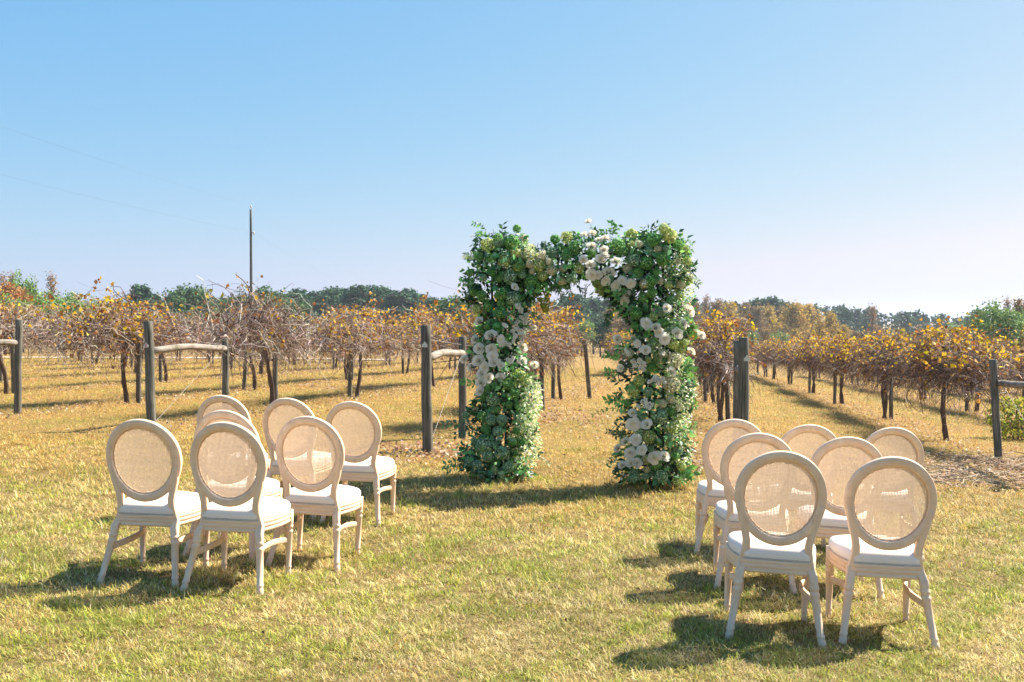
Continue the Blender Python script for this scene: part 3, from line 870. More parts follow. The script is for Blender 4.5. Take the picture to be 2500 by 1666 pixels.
# ------------------------------------------------------------------ litter and twigs under the rows
def litter():
    rng = np.random.default_rng(5)
    C, Sx = [], []
    for row in ROW_R:
        n = 2600
        y = rng.uniform(14 if -12 < row < 6 else 24, 60, n)
        x = row + ROW_SLOPE * y + rng.normal(0, .42, n)
        C.append(np.stack([x, y], 1))
    for (cx, cy, sx, sy, n) in ((6.3, 13.6, 1.5, .8, 900), (7.6, 15.6, 1.1, .6, 700), (5.2, 12.6, .8, .5, 300), (-1.0, 13.2, .6, .5, 900), (3.0, 13.0, .6, .6, 1200), (0.7, 20, .9, 1.6, 1200)):
        C.append(np.stack([rng.normal(cx, sx, n), rng.normal(cy, sy, n)], 1))
    n = 2500
    y = np.exp(rng.uniform(math.log(5), math.log(16), n)); C.append(np.stack([rng.uniform(-.58, .58, n) * y, y], 1)[:260])
    C = np.concatenate(C)
    n = len(C)
    z = gz(C[:, 0], C[:, 1]) + rng.uniform(.012, .05, n)
    D = rand_dirs(n, rng); D[:, 2] *= .35
    Nn = rand_dirs(n, rng) * .6 + np.array([0, 0, 1])
    sz = rng.uniform(.03, .075, n)
    sz[-260:] *= .5
    V, T = leaf_cards(np.column_stack([C, z]), D, Nn, sz, sz * .8, .3)
    c = pick([(0.33, 0.19, 0.10), (0.46, 0.31, 0.18), (0.22, 0.12, 0.06), (0.56, 0.43, 0.31), (0.42, 0.14, 0.07)], [4, 4, 2, 4, .3], n, rng, .2)
    c[-260:] *= np.array([.6, .5, .45])
    o = obj('fallen_leaves', np_mesh('fallen_leaves', V, T, M['vleaf'], np.repeat(c, 5, 0)))
    tag(o, 'brown fallen vine leaves strewn along the rows', 'leaves', kind='stuff')
    # pruned twigs
    P = []
    for (cx, cy, sx, sy, n) in ((6.3, 13.6, 1.5, .8, 650), (7.7, 15.4, 1.0, .5, 420), (5.3, 12.8, .7, .4, 240), (8.9, 14.2, .8, .5, 120), (-4.6, 28.5, .8, .5, 120), (2.9, 13.3, .6, .5, 60)):
        p = np.stack([rng.normal(cx, sx, n), rng.normal(cy, sy, n), np.zeros(n)], 1)
        p[:, 2] = gz(p[:, 0], p[:, 1]) + rng.uniform(.01, .07, n)
        d = rand_dirs(n, rng); d[:, 2] *= .18
        L = rng.uniform(.15, .6, n)
        q = p[:, None] + d[:, None] * L[:, None, None] * np.linspace(0, 1, 5)[None, :, None] + rng.normal(0, .012, (n, 5, 3))
        P.append(q)
    P = np.concatenate(P); n = len(P)
    V, Q = tubes(P, np.full((n, 5), .0042) * rng.uniform(.6, 1.5, (n, 1)), 3)
    c = np.repeat(pick([(0.54, 0.43, 0.30), (0.36, 0.26, 0.17), (0.15, 0.10, 0.07)], [3, 2.4, 1.4], n, rng, .15), 15, 0)
    o = obj('pruned_twigs', np_mesh('pruned_twigs', V, Q, M['cane'], c))
    tag(o, 'pale pruned vine twigs lying on the grass by the right posts', 'twigs', kind='stuff')
litter()

# ------------------------------------------------------------------ flower arch
AY_L, AY_R = 10.98, 10.78
def arch_y(u): return AY_L + (AY_R - AY_L) * (u - 1223.0) / (1592.0 - 1223.0)
def apt(cx, cy, dy=0.0):           # from the enlarged view of the arch to a place on it
    u, v = 1080 + cx / 2.306, 520 + cy / 2.306
    return at(u, v, arch_y(u) + dy)
S_A = 2430 / 10.88 * 2.306          # enlarged-view pixels per metre at the arch
root_p = apt(755, 1500)
ARCH = obj('flower_arch', None, None, (root_p.x, arch_y(1407), float(gz(root_p.x, arch_y(1407)))))
tag(ARCH, 'tall square wedding arch covered in white roses, hydrangeas and green foliage', 'flower arch')
AO = Vector(ARCH.location)
def loc(p): return p - AO

# body outline: centre line and half width of each limb, in enlarged-view pixels
LEFT = [(320, 130, 105), (310, 260, 165), (310, 400, 160), (325, 520, 140), (320, 650, 125), (320, 780, 125), (330, 900, 130), (345, 1000, 140), (340, 1120, 145), (330, 1230, 150), (310, 1340, 160), (300, 1430, 160), (310, 1490, 130)]
RIGHT = [(1240, 120, 105), (1200, 220, 165), (1210, 350, 170), (1215, 480, 160), (1215, 600, 155), (1205, 720, 170), (1205, 850, 175), (1210, 980, 185), (1215, 1100, 180), (1200, 1220, 165), (1190, 1330, 170), (1190, 1430, 180), (1200, 1510, 170)]
BEAM = [(250, 260, 120), (380, 265, 125), (500, 310, 95), (620, 300, 105), (740, 275, 115), (860, 275, 125), (980, 280, 140), (1100, 290, 150), (1230, 250, 150)]
def limb_samples(limb, n, rng, horiz=False):
    L = np.array(limb, float)
    t = rng.uniform(0, len(L) - 1.001, n); i = t.astype(int); f = (t - i)[:, None]
    c = L[i] * (1 - f) + L[i + 1] * f
    a = rng.uniform(0, 2 * np.pi, n); r = rng.uniform(.55, 1.0, n) ** .6
    wob = .95 + .27 * np.sin(t * 2.3 + 2 * np.cos(a) + c[0, 0]) + .17 * np.sin(t * 5.1 + 3 * np.sin(a)) + .10 * np.sin(t * 11 + 5 * a)
    lat = c[:, 2] * r * np.cos(a) * wob; dep = r * np.sin(a) * .30 * wob
    if horiz: x, y = c[:, 0] + rng.uniform(-20, 20, n), c[:, 1] + lat
    else: x, y = c[:, 0] + lat, c[:, 1] + rng.uniform(-20, 20, n)
    return x, y, dep, np.cos(a), np.sin(a)

def arch_foliage():
    rng = np.random.default_rng(9)
    # frame
    for (cx, y0, y1) in ((318, 150, 1500), (1205, 150, 1520)):
        for dx in (-38, 38):
            for dy in (-.12, .12):
                p, q = loc(apt(cx + dx, y1, dy)), loc(apt(cx + dx, y0, dy))
                p.z = float(gz(p.x + AO.x, p.y + AO.y)) - AO.z - .02
                wire_obj('frame_upright', [tuple(p), tuple(p.lerp(q, .5)), tuple(q)], .014, M['iron'], ARCH, 6)
    for cy in (230, 320):
        for dy in (-.12, .12):
            p, q = loc(apt(280, cy, dy)), loc(apt(1243, cy, dy))
            wire_obj('frame_crossbar', [tuple(p), tuple(p.lerp(q, .5)), tuple(q)], .014, M['iron'], ARCH, 6)
    def leaves(name, limbs, n, pal, w, Lr, Wf, mat, jit=.18, inner=False, drop=.35, fr=None):
        X = []
        for limb, share, hz in limbs:
            m = int(n * share)
            x, y, dep, ca, sa = limb_samples(limb, m, rng, hz)
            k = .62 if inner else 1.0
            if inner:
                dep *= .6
            P = np.array([tuple(loc(apt(a, b, d))) for a, b, d in zip(x, y, dep)])
            out = np.stack([np.zeros(m) if hz else ca, sa, ca * (-1) if hz else np.zeros(m)], 1)
            X.append((P, out))
        P = np.concatenate([a for a, b in X]); out = np.concatenate([b for a, b in X])
        if fr is not None:
            keep = fr(P); P, out = P[keep], out[keep]
        m = len(P)
        D = out * .7 + rand_dirs(m, rng) * .8 + np.array([0, 0, -drop])
        Nn = out + rand_dirs(m, rng) * .7 + np.array([0, 0, .5])
        L = rng.uniform(*Lr, m)
        V, T = leaf_cards(P, D, Nn, L, L * Wf * rng.uniform(.8, 1.2, m), .2)
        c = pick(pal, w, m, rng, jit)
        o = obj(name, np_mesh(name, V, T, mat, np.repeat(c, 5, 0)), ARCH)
        o['kind'] = 'stuff'
        return o
    limbs = [(LEFT, .37, False), (RIGHT, .37, False), (BEAM, .19, True), ([(930, 395, 45), (985, 440, 60), (1040, 500, 70), (1075, 580, 70)], .045, False), ([(520, 385, 55), (480, 430, 55), (445, 500, 50)], .025, False)]
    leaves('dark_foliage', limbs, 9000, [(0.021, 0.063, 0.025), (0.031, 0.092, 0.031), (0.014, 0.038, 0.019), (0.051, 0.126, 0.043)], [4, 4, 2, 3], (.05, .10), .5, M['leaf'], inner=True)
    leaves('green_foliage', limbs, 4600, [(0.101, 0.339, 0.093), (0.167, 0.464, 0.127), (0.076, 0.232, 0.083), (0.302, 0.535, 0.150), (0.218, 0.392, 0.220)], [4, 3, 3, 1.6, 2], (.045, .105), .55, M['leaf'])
    # frosty variegated small-leaved sprays on the outer right side and the right side of the left leg
    fr_l = [([(470, 930, 55), (480, 1050, 70), (480, 1180, 70), (460, 1300, 75), (440, 1420, 75)], .35, False), ([(1310, 220, 80), (1330, 360, 80), (1290, 520, 80), (1300, 820, 80), (1320, 950, 85), (1330, 1100, 80), (1320, 1250, 75), (1310, 1400, 80)], .5, False), ([(430, 250, 60), (520, 250, 60)], .15, True)]
    leaves('variegated_foliage', fr_l, 8500, [(0.837, 0.837, 0.496), (0.880, 0.880, 0.660), (0.419, 0.582, 0.210), (0.209, 0.400, 0.106), (0.711, 0.764, 0.240)], [3, 3, 2, 2, 2], (.018, .042), .6, M['leaf'], jit=.15)
    leaves('tiny_blossom', [(LEFT, .3, False), (RIGHT, .45, False), (BEAM, .25, True)], 2600, [(0.880, 0.880, 0.880), (0.880, 0.880, 0.750)], [3, 2], (.012, .026), .9, M['petal'], jit=.08)
arch_foliage()

def sphere_pts(n, rng):
    i = np.arange(n) + .5
    ph = np.arccos(1 - 2 * i / n); th = np.pi * (1 + 5 ** .5) * i
    return np.stack([np.cos(th) * np.sin(ph), np.sin(th) * np.sin(ph), np.cos(ph)], 1)

def hyd_mesh(seed, pal, w, nf=95):
    rng = np.random.default_rng(seed)
    U = sphere_pts(nf, rng)
    lump = 1 + .10 * np.sin(U[:, 0] * 5 + seed) * np.sin(U[:, 2] * 4 + seed) + rng.normal(0, .05, nf)
    Cc = U * lump[:, None] * .86
    ref = np.where(np.abs(U[:, 2:3]) > .9, np.array([1.0, 0, 0]), np.array([0, 0, 1.0]))
    A = np.cross(U, ref); A /= np.linalg.norm(A, axis=1, keepdims=True); B = np.cross(U, A)
    a0 = rng.uniform(0, 6.28, nf)
    cf = pick(pal, w, nf, rng, .12)
    Vs, Ts, Cs, off = [], [], [], 0
    for k in range(4):
        an = a0 + k * np.pi / 2
        D = A * np.cos(an)[:, None] + B * np.sin(an)[:, None] + U * rng.uniform(.05, .4, nf)[:, None]
        sz = rng.uniform(.15, .21, nf)
        V, T = leaf_cards(Cc, D, U, sz, sz * 1.05, -.12)
        Vs.append(V); Ts.append(T + off); off += len(V); Cs.append(np.repeat(cf * rng.uniform(.88, 1.1, (nf, 1)), 5, 0))
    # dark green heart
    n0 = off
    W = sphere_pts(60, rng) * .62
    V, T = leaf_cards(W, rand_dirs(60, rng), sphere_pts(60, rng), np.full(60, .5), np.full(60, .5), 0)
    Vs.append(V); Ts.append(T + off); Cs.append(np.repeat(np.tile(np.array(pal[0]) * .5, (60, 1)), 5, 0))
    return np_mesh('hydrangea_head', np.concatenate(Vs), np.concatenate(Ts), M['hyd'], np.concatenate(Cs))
HYD = {'g': [hyd_mesh(s, [(0.176, 0.451, 0.108), (0.258, 0.552, 0.151), (0.374, 0.627, 0.194), (0.117, 0.314, 0.086)], [3, 3, 2, 1]) for s in (1, 2)],
       'l': [hyd_mesh(s, [(0.606, 0.690, 0.210), (0.790, 0.828, 0.315), (0.448, 0.603, 0.158), (0.792, 0.880, 0.462)], [3, 3, 2, 1.4]) for s in (3, 4)],
       'b': [hyd_mesh(s, [(0.340, 0.553, 0.310), (0.465, 0.664, 0.390), (0.605, 0.761, 0.460), (0.227, 0.406, 0.220)], [3, 3, 2, 1.5]) for s in (5, 6)],
       'w': [hyd_mesh(s, [(0.850, 0.777, 0.480), (0.880, 0.880, 0.580), (0.557, 0.603, 0.300)], [3, 3, 1]) for s in (7, 8)],
       'm': [hyd_mesh(9, [(0.102, 0.376, 0.080), (0.146, 0.451, 0.100)], [1, 1], 150)]}

def rose_mesh(seed, tone):
    """a garden rose: petals set in a spiral, tight in the heart and opening outward"""
    rng = np.random.default_rng(seed)
    V, Fc, Cc = [], [], []
    NP = 26
    for p in range(NP):
        f = p / (NP - 1)
        a = p * 2.399 + rng.normal(0, .1)
        rad = .05 + .80 * f ** .85                      # where the petal rim stands
        hh = .62 - .72 * f ** 1.7 + rng.normal(0, .02)  # rim height
        wd = 2.6 - 1.35 * f                              # petal width, radians
        dep = .30 + .22 * f
        flare = .02 + .20 * f ** 1.5 * rng.uniform(.7, 1.3)
        base = len(V); g, rows = 7, 5
        for j in range(rows):
            fj = j / (rows - 1)
            for i in range(g):
                fi = i / (g - 1) * 2 - 1
                e2 = abs(fi) ** 2.4
                tip = 1 + .05 * (1 - abs(fi)) * f
                z = hh - dep + dep * fj * (1 - .38 * e2) * tip - flare * .55 * max(0, fj - .6) ** 1.2
                r_ = rad * (.62 + .38 * fj ** .7) + flare * fj ** 3 * (1 - .6 * e2) + .05 * (1 - e2) * fj
                if j == rows - 1: r_ += rng.normal(0, .010); z += rng.normal(0, .012)
                th = a + wd * .5 * fi
                V.append((r_ * math.cos(th), r_ * math.sin(th), z))
                k = .80 + .20 * fj
                warm = np.array([1.0, .92 + .10 * f, .72 + .36 * f]) if f < .6 else np.array([1.0, .99, .965])
                Cc.append(np.clip(np.array(tone) * warm * rng.uniform(.985, 1.01), 0, .92))
        for j in range(rows - 1):
            for i in range(g - 1):
                q = base + j * g + i
                Fc.append((q, q + 1, q + g + 1, q + g))
    b = len(V)
    for (rr, zz) in ((.20, .10), (.15, .42), (.09, .56), (.03, .60)):
        for i in range(8):
            t = i * math.pi / 4 + zz * 2; V.append((rr * math.cos(t), rr * math.sin(t), zz)); Cc.append(np.clip(np.array(tone) * np.array([1.0, .92, .72]), 0, .9))
    for j in range(3):
        for i in range(8): Fc.append((b + j * 8 + i, b + j * 8 + (i + 1) % 8, b + j * 8 + 8 + (i + 1) % 8, b + j * 8 + 8 + i))
    Fc.append(tuple(b + 24 + i for i in range(8)))
    b = len(V)
    for i in range(8):
        t = i * math.pi / 4; V.append((.42 * math.cos(t), .42 * math.sin(t), -.30)); Cc.append(np.array([.08, .15, .05]))
    V.append((0, 0, -.6)); Cc.append(np.array([.08, .15, .05]))
    for i in range(8): Fc.append((b + i, b + 8, b + (i + 1) % 8))
    return py_mesh('rose', V, Fc, M['petal'], True, np.array(Cc))
ROSE = [rose_mesh(31 + i, t) for i, t in enumerate([(.92, .895, .84), (.92, .90, .86), (.92, .885, .81), (.92, .905, .88)])]

def surf(cx, cy):
    """depth of the arch's front surface (metres towards the camera) at an enlarged-view place"""
    best = 0.0
    for limb, hz in ((LEFT, 0), (RIGHT, 0), (BEAM, 1)):
        for (x, y, w) in limb:
            if hz: d = abs(cy - y) / w if abs(cx - x) < 70 else 9
            else: d = abs(cx - x) / w if abs(cy - y) < 75 else 9
            if d < 1.25: best = max(best, .30 * math.sqrt(max(0, 1 - (d / 1.25) ** 2)))
    return best

def face_quat(cx, cy, rng, up=.6):
    # blooms look outward from the limb, a little towards the camera and up
    best, off = 1e9, 0
    for limb, hz in ((LEFT, 0), (RIGHT, 0), (BEAM, 1)):
        for (x, y, w) in limb:
            d = math.hypot(cx - x, cy - y)
            if d < best: best, off = d, ((cx - x) / w if not hz else 0, -(cy - y) / w if hz else 0)
    n = Vector((max(-1, min(1, off[0])) * .75, -1.0, up + max(-1, min(1, off[1])) * .7)) + Vector(rng.normal(0, .2, 3))
    return n.to_track_quat('Z', 'Y')

rngf = np.random.default_rng(77)
ROSES = [(823,47,20),(802,122,24),(846,112,22),(880,150,20),(918,142,25),(843,186,29),(911,206,25),(915,238,24),(890,260,25),(977,270,26),(792,262,23),(833,290,27),(842,350,30),(874,350,24),(936,328,33),(921,385,25),(979,413,27),(1013,381,24),(1059,399,25),(1036,462,24),(1025,495,24),(409,417,20),
 (205,608,25),(268,685,31),(180,712,24),(204,765,30),(275,765,30),(283,808,30),(200,830,33),(290,838,28),(120,823,23),(160,868,24),(236,870,27),(218,900,27),(260,930,29),(212,955,28),(326,920,27),(210,1005,24),(520,855,23),(457,828,24),(455,752,26),(330,712,22),(517,645,17),(330,858,20),
 (985,708,23),(1148,620,29),(1200,643,27),(1222,672,27),(1254,708,28),(1265,535,25),(1393,548,36),(1358,622,26),(1325,675,28),(1460,688,22),(1404,778,24),(1145,770,27),(1098,735,20),(1295,893,27),(1002,875,20),(1070,1125,24),(1073,1190,34),(1152,1188,28),(1028,1287,25),(1090,1277,31),(1055,1350,30),(1124,1335,27),(985,1325,22),(1010,1418,22),(1060,1405,26),(1097,1405,27),(1193,1380,34),(1252,1368,31)]
STOCK = [(430,520,20),(445,665,22),(425,610,20),(450,715,20),(400,725,16),(395,665,16),(460,690,16),(490,620,15),(1075,840,18),(1135,850,18),(1170,950,16),(1210,935,20),(1255,955,14),(1100,1085,14),(1165,1100,16),(1030,770,14),(440,545,24),(450,590,22),(415,640,24),(465,620,20),(412,690,22),(355,635,20),(470,575,18),(385,835,24),(430,840,18),(372,745,18),(340,735,22),(475,660,18),(1112,835,24),(1118,872,22),(1090,860,18),(1190,940,20),(1230,945,22),(1215,960,16),(1128,1062,22),(1155,1088,18),(1180,1080,14),(1050,795,18),(1245,790,18),(500,560,14)]
for i, (cx, cy, r) in enumerate(ROSES):
    d = surf(cx, cy)
    p = loc(apt(cx, cy, -(d + .11 + rngf.uniform(-.02, .03))))
    s = r / S_A * 1.15
    o = obj('rose', ROSE[i % 4], ARCH, p, (0, 0, 0), (s * rngf.uniform(.95, 1.05), s, s * rngf.uniform(.78, .92)))
    o.rotation_mode = 'QUATERNION'
    o.rotation_quaternion = face_quat(cx, cy, rngf) @ Matrix.Rotation(rngf.uniform(0, 6.28), 4, 'Z').to_quaternion()
for i, (cx, cy, r) in enumerate(STOCK):
    for q in range(3):      # each stock stem carries a few small double blossoms
        ox, oy = (0, 0) if q == 0 else (rngf.uniform(-.9, .9) * r, rngf.uniform(-.9, .9) * r)
        d = surf(cx + ox, cy + oy)
        p = loc(apt(cx + ox, cy + oy, -(d + .085 + .02 * q)))
        s = r / S_A * (.72 if q == 0 else .52)
        o = obj('stock_blossom', ROSE[(i + q) % 4], ARCH, p, (0, 0, 0), (s, s, s * .8))
        o.rotation_mode = 'QUATERNION'
        o.rotation_quaternion = face_quat(cx + ox, cy + oy, rngf) @ Matrix.Rotation(rngf.uniform(0, 6.28), 4, 'Z').to_quaternion()
HYDS = [(255,180,42,'l'),(390,165,46,'g'),(455,150,30,'w'),(280,330,29,'m'),(275,258,30,'g'),(350,270,42,'l'),(380,362,45,'b'),(545,295,38,'l'),(700,140,40,'l'),(635,150,32,'g'),(745,195,42,'g'),(1065,120,36,'l'),(985,185,46,'g'),(1190,150,42,'g'),(1282,128,44,'l'),(1245,88,30,'l'),(1368,205,27,'l'),(1378,275,27,'l'),(1075,268,40,'b'),(1150,282,40,'g'),(1100,335,34,'g'),(500,380,40,'g'),(330,455,40,'g'),(395,482,45,'b'),(330,560,36,'g'),(195,545,30,'l'),(310,640,32,'m'),(480,235,34,'w'),(560,245,34,'w'),(1392,380,22,'l'),(1240,260,40,'g'),(620,220,34,'b'),(840,225,30,'g'),(700,240,34,'g'),(1020,215,30,'g'),(420,90,26,'g'),
 (285,1050,42,'b'),(430,920,44,'l'),(275,1165,36,'b'),(335,1165,32,'b'),(240,1215,26,'g'),(235,1310,52,'b'),(255,1365,40,'b'),(160,1400,36,'b'),(340,1350,43,'b'),(370,1430,36,'b'),(335,1490,26,'l'),(135,1140,28,'b'),(370,965,36,'g'),(250,1000,30,'g'),(310,1110,22,'g'),(200,1420,34,'b'),(375,1080,22,'g'),(255,1235,22,'g'),
 (1105,948,34,'l'),(1075,1005,36,'l'),(1112,1150,36,'b'),(1225,1145,45,'b'),(1165,1262,39,'l'),(1300,1205,46,'l'),(1080,1482,38,'b'),(1232,1487,40,'b'),(1320,1510,30,'l'),(1300,742,34,'l'),(1345,772,26,'l'),(1182,872,32,'g'),(1050,790,30,'w'),(1240,792,28,'w'),(1090,565,38,'g'),(1345,1425,30,'l'),(1310,830,46,'w'),(1290,965,52,'w'),(1180,735,34,'b'),(1330,640,26,'g'),(1095,1310,30,'b'),(1110,1245,28,'b'),(1200,1420,28,'g'),(1230,560,30,'b'),(1180,450,34,'g'),(1340,470,30,'l')]
rngh = np.random.default_rng(123)
def fill_heads(limb, hz, n, kinds):
    out, tries = [], 0
    while len(out) < n and tries < 4000:
        tries += 1
        t = rngh.uniform(0, len(limb) - 1.001); i = int(t); f = t - i
        c = np.array(limb[i]) * (1 - f) + np.array(limb[i + 1]) * f
        o_ = rngh.uniform(-.95, .95) * c[2]
        x, y = (c[0], c[1] + o_) if hz else (c[0] + o_, c[1])
        r = rngh.uniform(20, 33)
        if all(math.hypot(x - q[0], y - q[1]) > (r + q[2]) * .78 for q in HYDS + out + ROSES + STOCK): out.append((x, y, r, kinds[rngh.integers(0, len(kinds))]))
    return out
HYDS += fill_heads(LEFT[:7], 0, 16, 'gggbl') + fill_heads(LEFT[7:], 0, 14, 'bbgl') + fill_heads(RIGHT[:7], 0, 20, 'ggblw') + fill_heads(RIGHT[7:], 0, 16, 'bglw') + fill_heads(BEAM, 1, 22, 'gglbw')
for i, (cx, cy, r, kd) in enumerate(HYDS):
    d = surf(cx, cy)
    p = loc(apt(cx, cy, -(d - .03 + rngf.uniform(-.02, .02))))
    s = r / S_A * 1.02
    obj('hydrangea_head', HYD[kd][i % len(HYD[kd])], ARCH, p, tuple(rngf.uniform(0, 6.28, 3)), (s * rngf.uniform(.92, 1.08), s, s * rngf.uniform(.9, 1.05)))

def grape_cluster(pts, col, r):
    rng = np.random.default_rng(len(pts))
    # low-poly beads
    n, k = 5, 7
    V0, F0 = [(0, 0, 1)], []
    for j in range(1, n):
        ph = math.pi * j / n
        for i in range(k): V0.append((math.sin(ph) * math.cos(2 * math.pi * i / k), math.sin(ph) * math.sin(2 * math.pi * i / k), math.cos(ph)))
    V0.append((0, 0, -1)); V0 = np.array(V0)
    for i in range(k):
        F0.append((0, 1 + i, 1 + (i + 1) % k)); F0.append((len(V0) - 1, 1 + (n - 2) * k + (i + 1) % k, 1 + (n - 2) * k + i))
    for j in range(n - 2):
        for i in range(k):
            a, b = 1 + j * k + i, 1 + j * k + (i + 1) % k
            F0.append((a, a + k, b + k)); F0.append((a, b + k, b))
    F0 = np.array(F0)
    V = np.concatenate([V0 * r * rng.uniform(.85, 1.1) + np.array(p) for p in pts])
    T = np.concatenate([F0 + i * len(V0) for i in range(len(pts))])
    c = np.repeat(pick(col, np.ones(len(col)), len(pts), rng, .12), len(V0), 0)
    return np_mesh('grape_cluster', V, T, M['leaf'], c, smooth=True)
def grapes(outline, n, col, r, dep=.1):
    rng = np.random.default_rng(int(outline[0][0]))
    L = np.array(outline, float)
    pts = []
    for _ in range(n):
        t = rng.uniform(0, len(L) - 1.001); i = int(t); f = t - i
        c = L[i] * (1 - f) + L[i + 1] * f
        a = rng.uniform(0, 6.28); q = rng.uniform(.4, 1)
        x = c[0] + c[2] * q * math.cos(a); y = c[1] + rng.uniform(-10, 10)
        pts.append(tuple(loc(apt(x, y, -dep - .07 * q * math.sin(a)))))
    return obj('grape_cluster', grape_cluster(pts, col, r), ARCH)
YG = [(0.36, 0.38, 0.035), (0.28, 0.34, 0.035), (0.44, 0.42, 0.06)]
grapes([(520, 395, 55), (545, 440, 70), (570, 480, 48), (578, 520, 30), (582, 560, 12)], 190, YG, .0125, .06)
grapes([(490, 380, 40), (480, 430, 20)], 50, YG, .012, .10)
grapes([(882, 395, 36), (885, 430, 30), (890, 462, 14)], 70, [(0.24, 0.33, 0.06), (0.33, 0.40, 0.10)], .0135, .22)
grapes([(1200, 790, 26), (1203, 830, 26), (1205, 865, 12)], 46, [(0.16, 0.26, 0.06), (0.24, 0.33, 0.09)], .0135, .30)
grapes([(180, 1450, 40), (240, 1465, 46), (310, 1460, 40), (360, 1450, 30)], 120, [(0.12, 0.25, 0.12), (0.20, 0.33, 0.17)], .014, .24)
grapes([(810, 400, 14), (806, 440, 9), (800, 475, 5)], 40, [(0.16, 0.22, 0.06), (0.28, 0.30, 0.08)], .007, .1)

def spray(cx, cy, dx, dy, n, col, L, W, droop=.25, dep=-.05, seed=0):
    """a stem of paired leaves that leaves the arch at (cx, cy) towards (dx, dy)"""
    rng = np.random.default_rng(seed)
    p0 = loc(apt(cx, cy, dep - surf(cx, cy) * .5)); p1 = loc(apt(cx + dx, cy + dy, dep - rng.uniform(-.05, .1)))
    S = 9
    f = np.linspace(0, 1, S)[:, None]
    P = np.array(p0)[None] * (1 - f) + np.array(p1)[None] * f
    P[:, 2] += droop * .4 * np.sin(np.pi * f[:, 0]) * np.linalg.norm(np.array(p1 - p0))
    V1, Q1 = tubes(P[None], np.full((1, S), .0025) * np.linspace(1.2, .6, S)[None], 4)
    T1 = np.concatenate([Q1[:, [0, 1, 2]], Q1[:, [0, 2, 3]]])
    t = np.clip(np.repeat(np.linspace(.12, 1, n), 2), 0, 1); sgn = np.tile([-1, 1], n)
    i = np.minimum((t * (S - 1)).astype(int), S - 2); ff = (t * (S - 1) - i)[:, None]
    C = P[i] * (1 - ff) + P[i + 1] * ff
    tan = P[i + 1] - P[i]; tan /= np.linalg.norm(tan, axis=1, keepdims=True)
    side = np.cross(tan, np.array([0, -1.0, .3])); side /= np.linalg.norm(side, axis=1, keepdims=True)
    D = tan * .6 + side * sgn[:, None] * .8 + rng.normal(0, .25, (2 * n, 3)) + np.array([0, 0, -.2])
    Nn = np.array([0, -1.0, .6]) + rng.normal(0, .4, (2 * n, 3))
    ls = L * rng.uniform(.7, 1.15, 2 * n)
    V2, T2 = leaf_cards(C, D, Nn, ls, ls * W, .15)
    c = np.concatenate([np.tile((.05, .10, .03), (len(V1), 1)), np.repeat(pick(col, np.ones(len(col)), 2 * n, rng, .15), 5, 0)])
    obj('leaf_spray', np_mesh('leaf_spray', np.concatenate([V1, V2]), np.concatenate([T1, T2 + len(V1)]), M['leaf'], c), ARCH)
DK = [(0.052, 0.128, 0.045), (0.083, 0.181, 0.053)]
GR = [(0.125, 0.307, 0.060), (0.208, 0.435, 0.090)]
FR = [(0.624, 0.689, 0.329), (0.291, 0.471, 0.120), (0.880, 0.880, 0.538)]
SPR = [(330,150,10,-80,4,DK,.075,.45,0),(225,330,-105,40,7,DK,.065,.42,.2),(230,440,-120,10,6,DK,.07,.45,.3),(210,290,-70,-40,5,DK,.05,.4,0),
 (960,130,-10,-70,5,GR,.055,.6,0),(960,120,30,-50,4,GR,.06,.6,0),(930,110,-30,-5,3,GR,.05,.6,0),(1130,130,0,-40,3,GR,.06,.55,0),
 (1340,370,110,20,9,FR,.04,.5,.5),(170,1190,-160,0,7,DK,.075,.55,.1),(190,1220,-110,30,5,DK,.075,.55,.1),(200,1330,-110,-20,6,DK,.08,.5,.1),(170,1400,-150,20,8,DK,.075,.5,.1),(160,1440,-130,10,7,DK,.06,.5,.2),
 (440,1390,160,20,11,FR,.04,.5,.5),(450,1290,90,60,7,DK,.065,.45,.2),(460,1100,85,-10,9,FR,.04,.5,.2),(470,970,60,-10,6,FR,.04,.5,.2),
 (190,970,-75,-20,5,GR,.07,.55,.1),(1030,1080,-100,-25,6,GR,.075,.6,.2),(1010,1110,-160,25,6,GR,.045,.5,.3),(1020,1000,-80,60,6,DK,.07,.5,.2),(1010,820,-95,-20,6,GR,.075,.55,.2),(1000,900,-75,0,4,GR,.08,.55,0),(1000,960,-60,-40,6,DK,.065,.4,.1),
 (1040,1290,-110,-60,10,DK,.05,.5,.4),(1010,1370,-75,40,9,DK,.045,.5,.5),(1030,1240,-60,20,7,DK,.05,.5,.3),
 (1350,850,60,50,5,GR,.09,.4,.1),(1340,1010,90,40,6,FR,.08,.4,.1),(1340,1060,70,10,6,FR,.06,.4,.2),(1330,1240,90,-20,8,FR,.05,.5,.3),(1340,1300,85,0,8,FR,.05,.5,.3),(1350,1400,60,60,5,GR,.10,.6,.1),(1330,1470,70,10,5,GR,.075,.6,.1),
 (1380,640,50,30,5,GR,.09,.6,.1),(1370,570,50,-20,4,GR,.07,.5,.1),(930,560,-10,70,5,DK,.06,.5,0),(960,500,-30,120,7,DK,.06,.55,0),(700,400,20,60,6,DK,.06,.4,0),(740,390,50,45,5,DK,.06,.4,0),(640,400,40,60,8,[(0.10,0.17,0.12),(0.14,0.22,0.16)],.07,.25,0),(620,400,70,90,9,[(0.10,0.17,0.12),(0.14,0.22,0.16)],.08,.22,0),(480,600,70,-15,6,[(0.18,0.28,0.16)],.06,.3,.2),(500,560,40,30,5,[(0.18,0.28,0.16)],.06,.3,.1),
 (235,170,-65,-40,3,[(0.62,0.56,0.50),(0.2,0.25,0.1)],.04,.4,.1),(280,150,10,-55,3,[(0.66,0.60,0.54)],.04,.4,0),(230,240,-60,-10,5,FR,.04,.4,.1),(845,90,-20,-40,2,GR,.03,.4,0),(1405,400,40,15,5,DK,.045,.5,.4)]
rngs = np.random.default_rng(404)
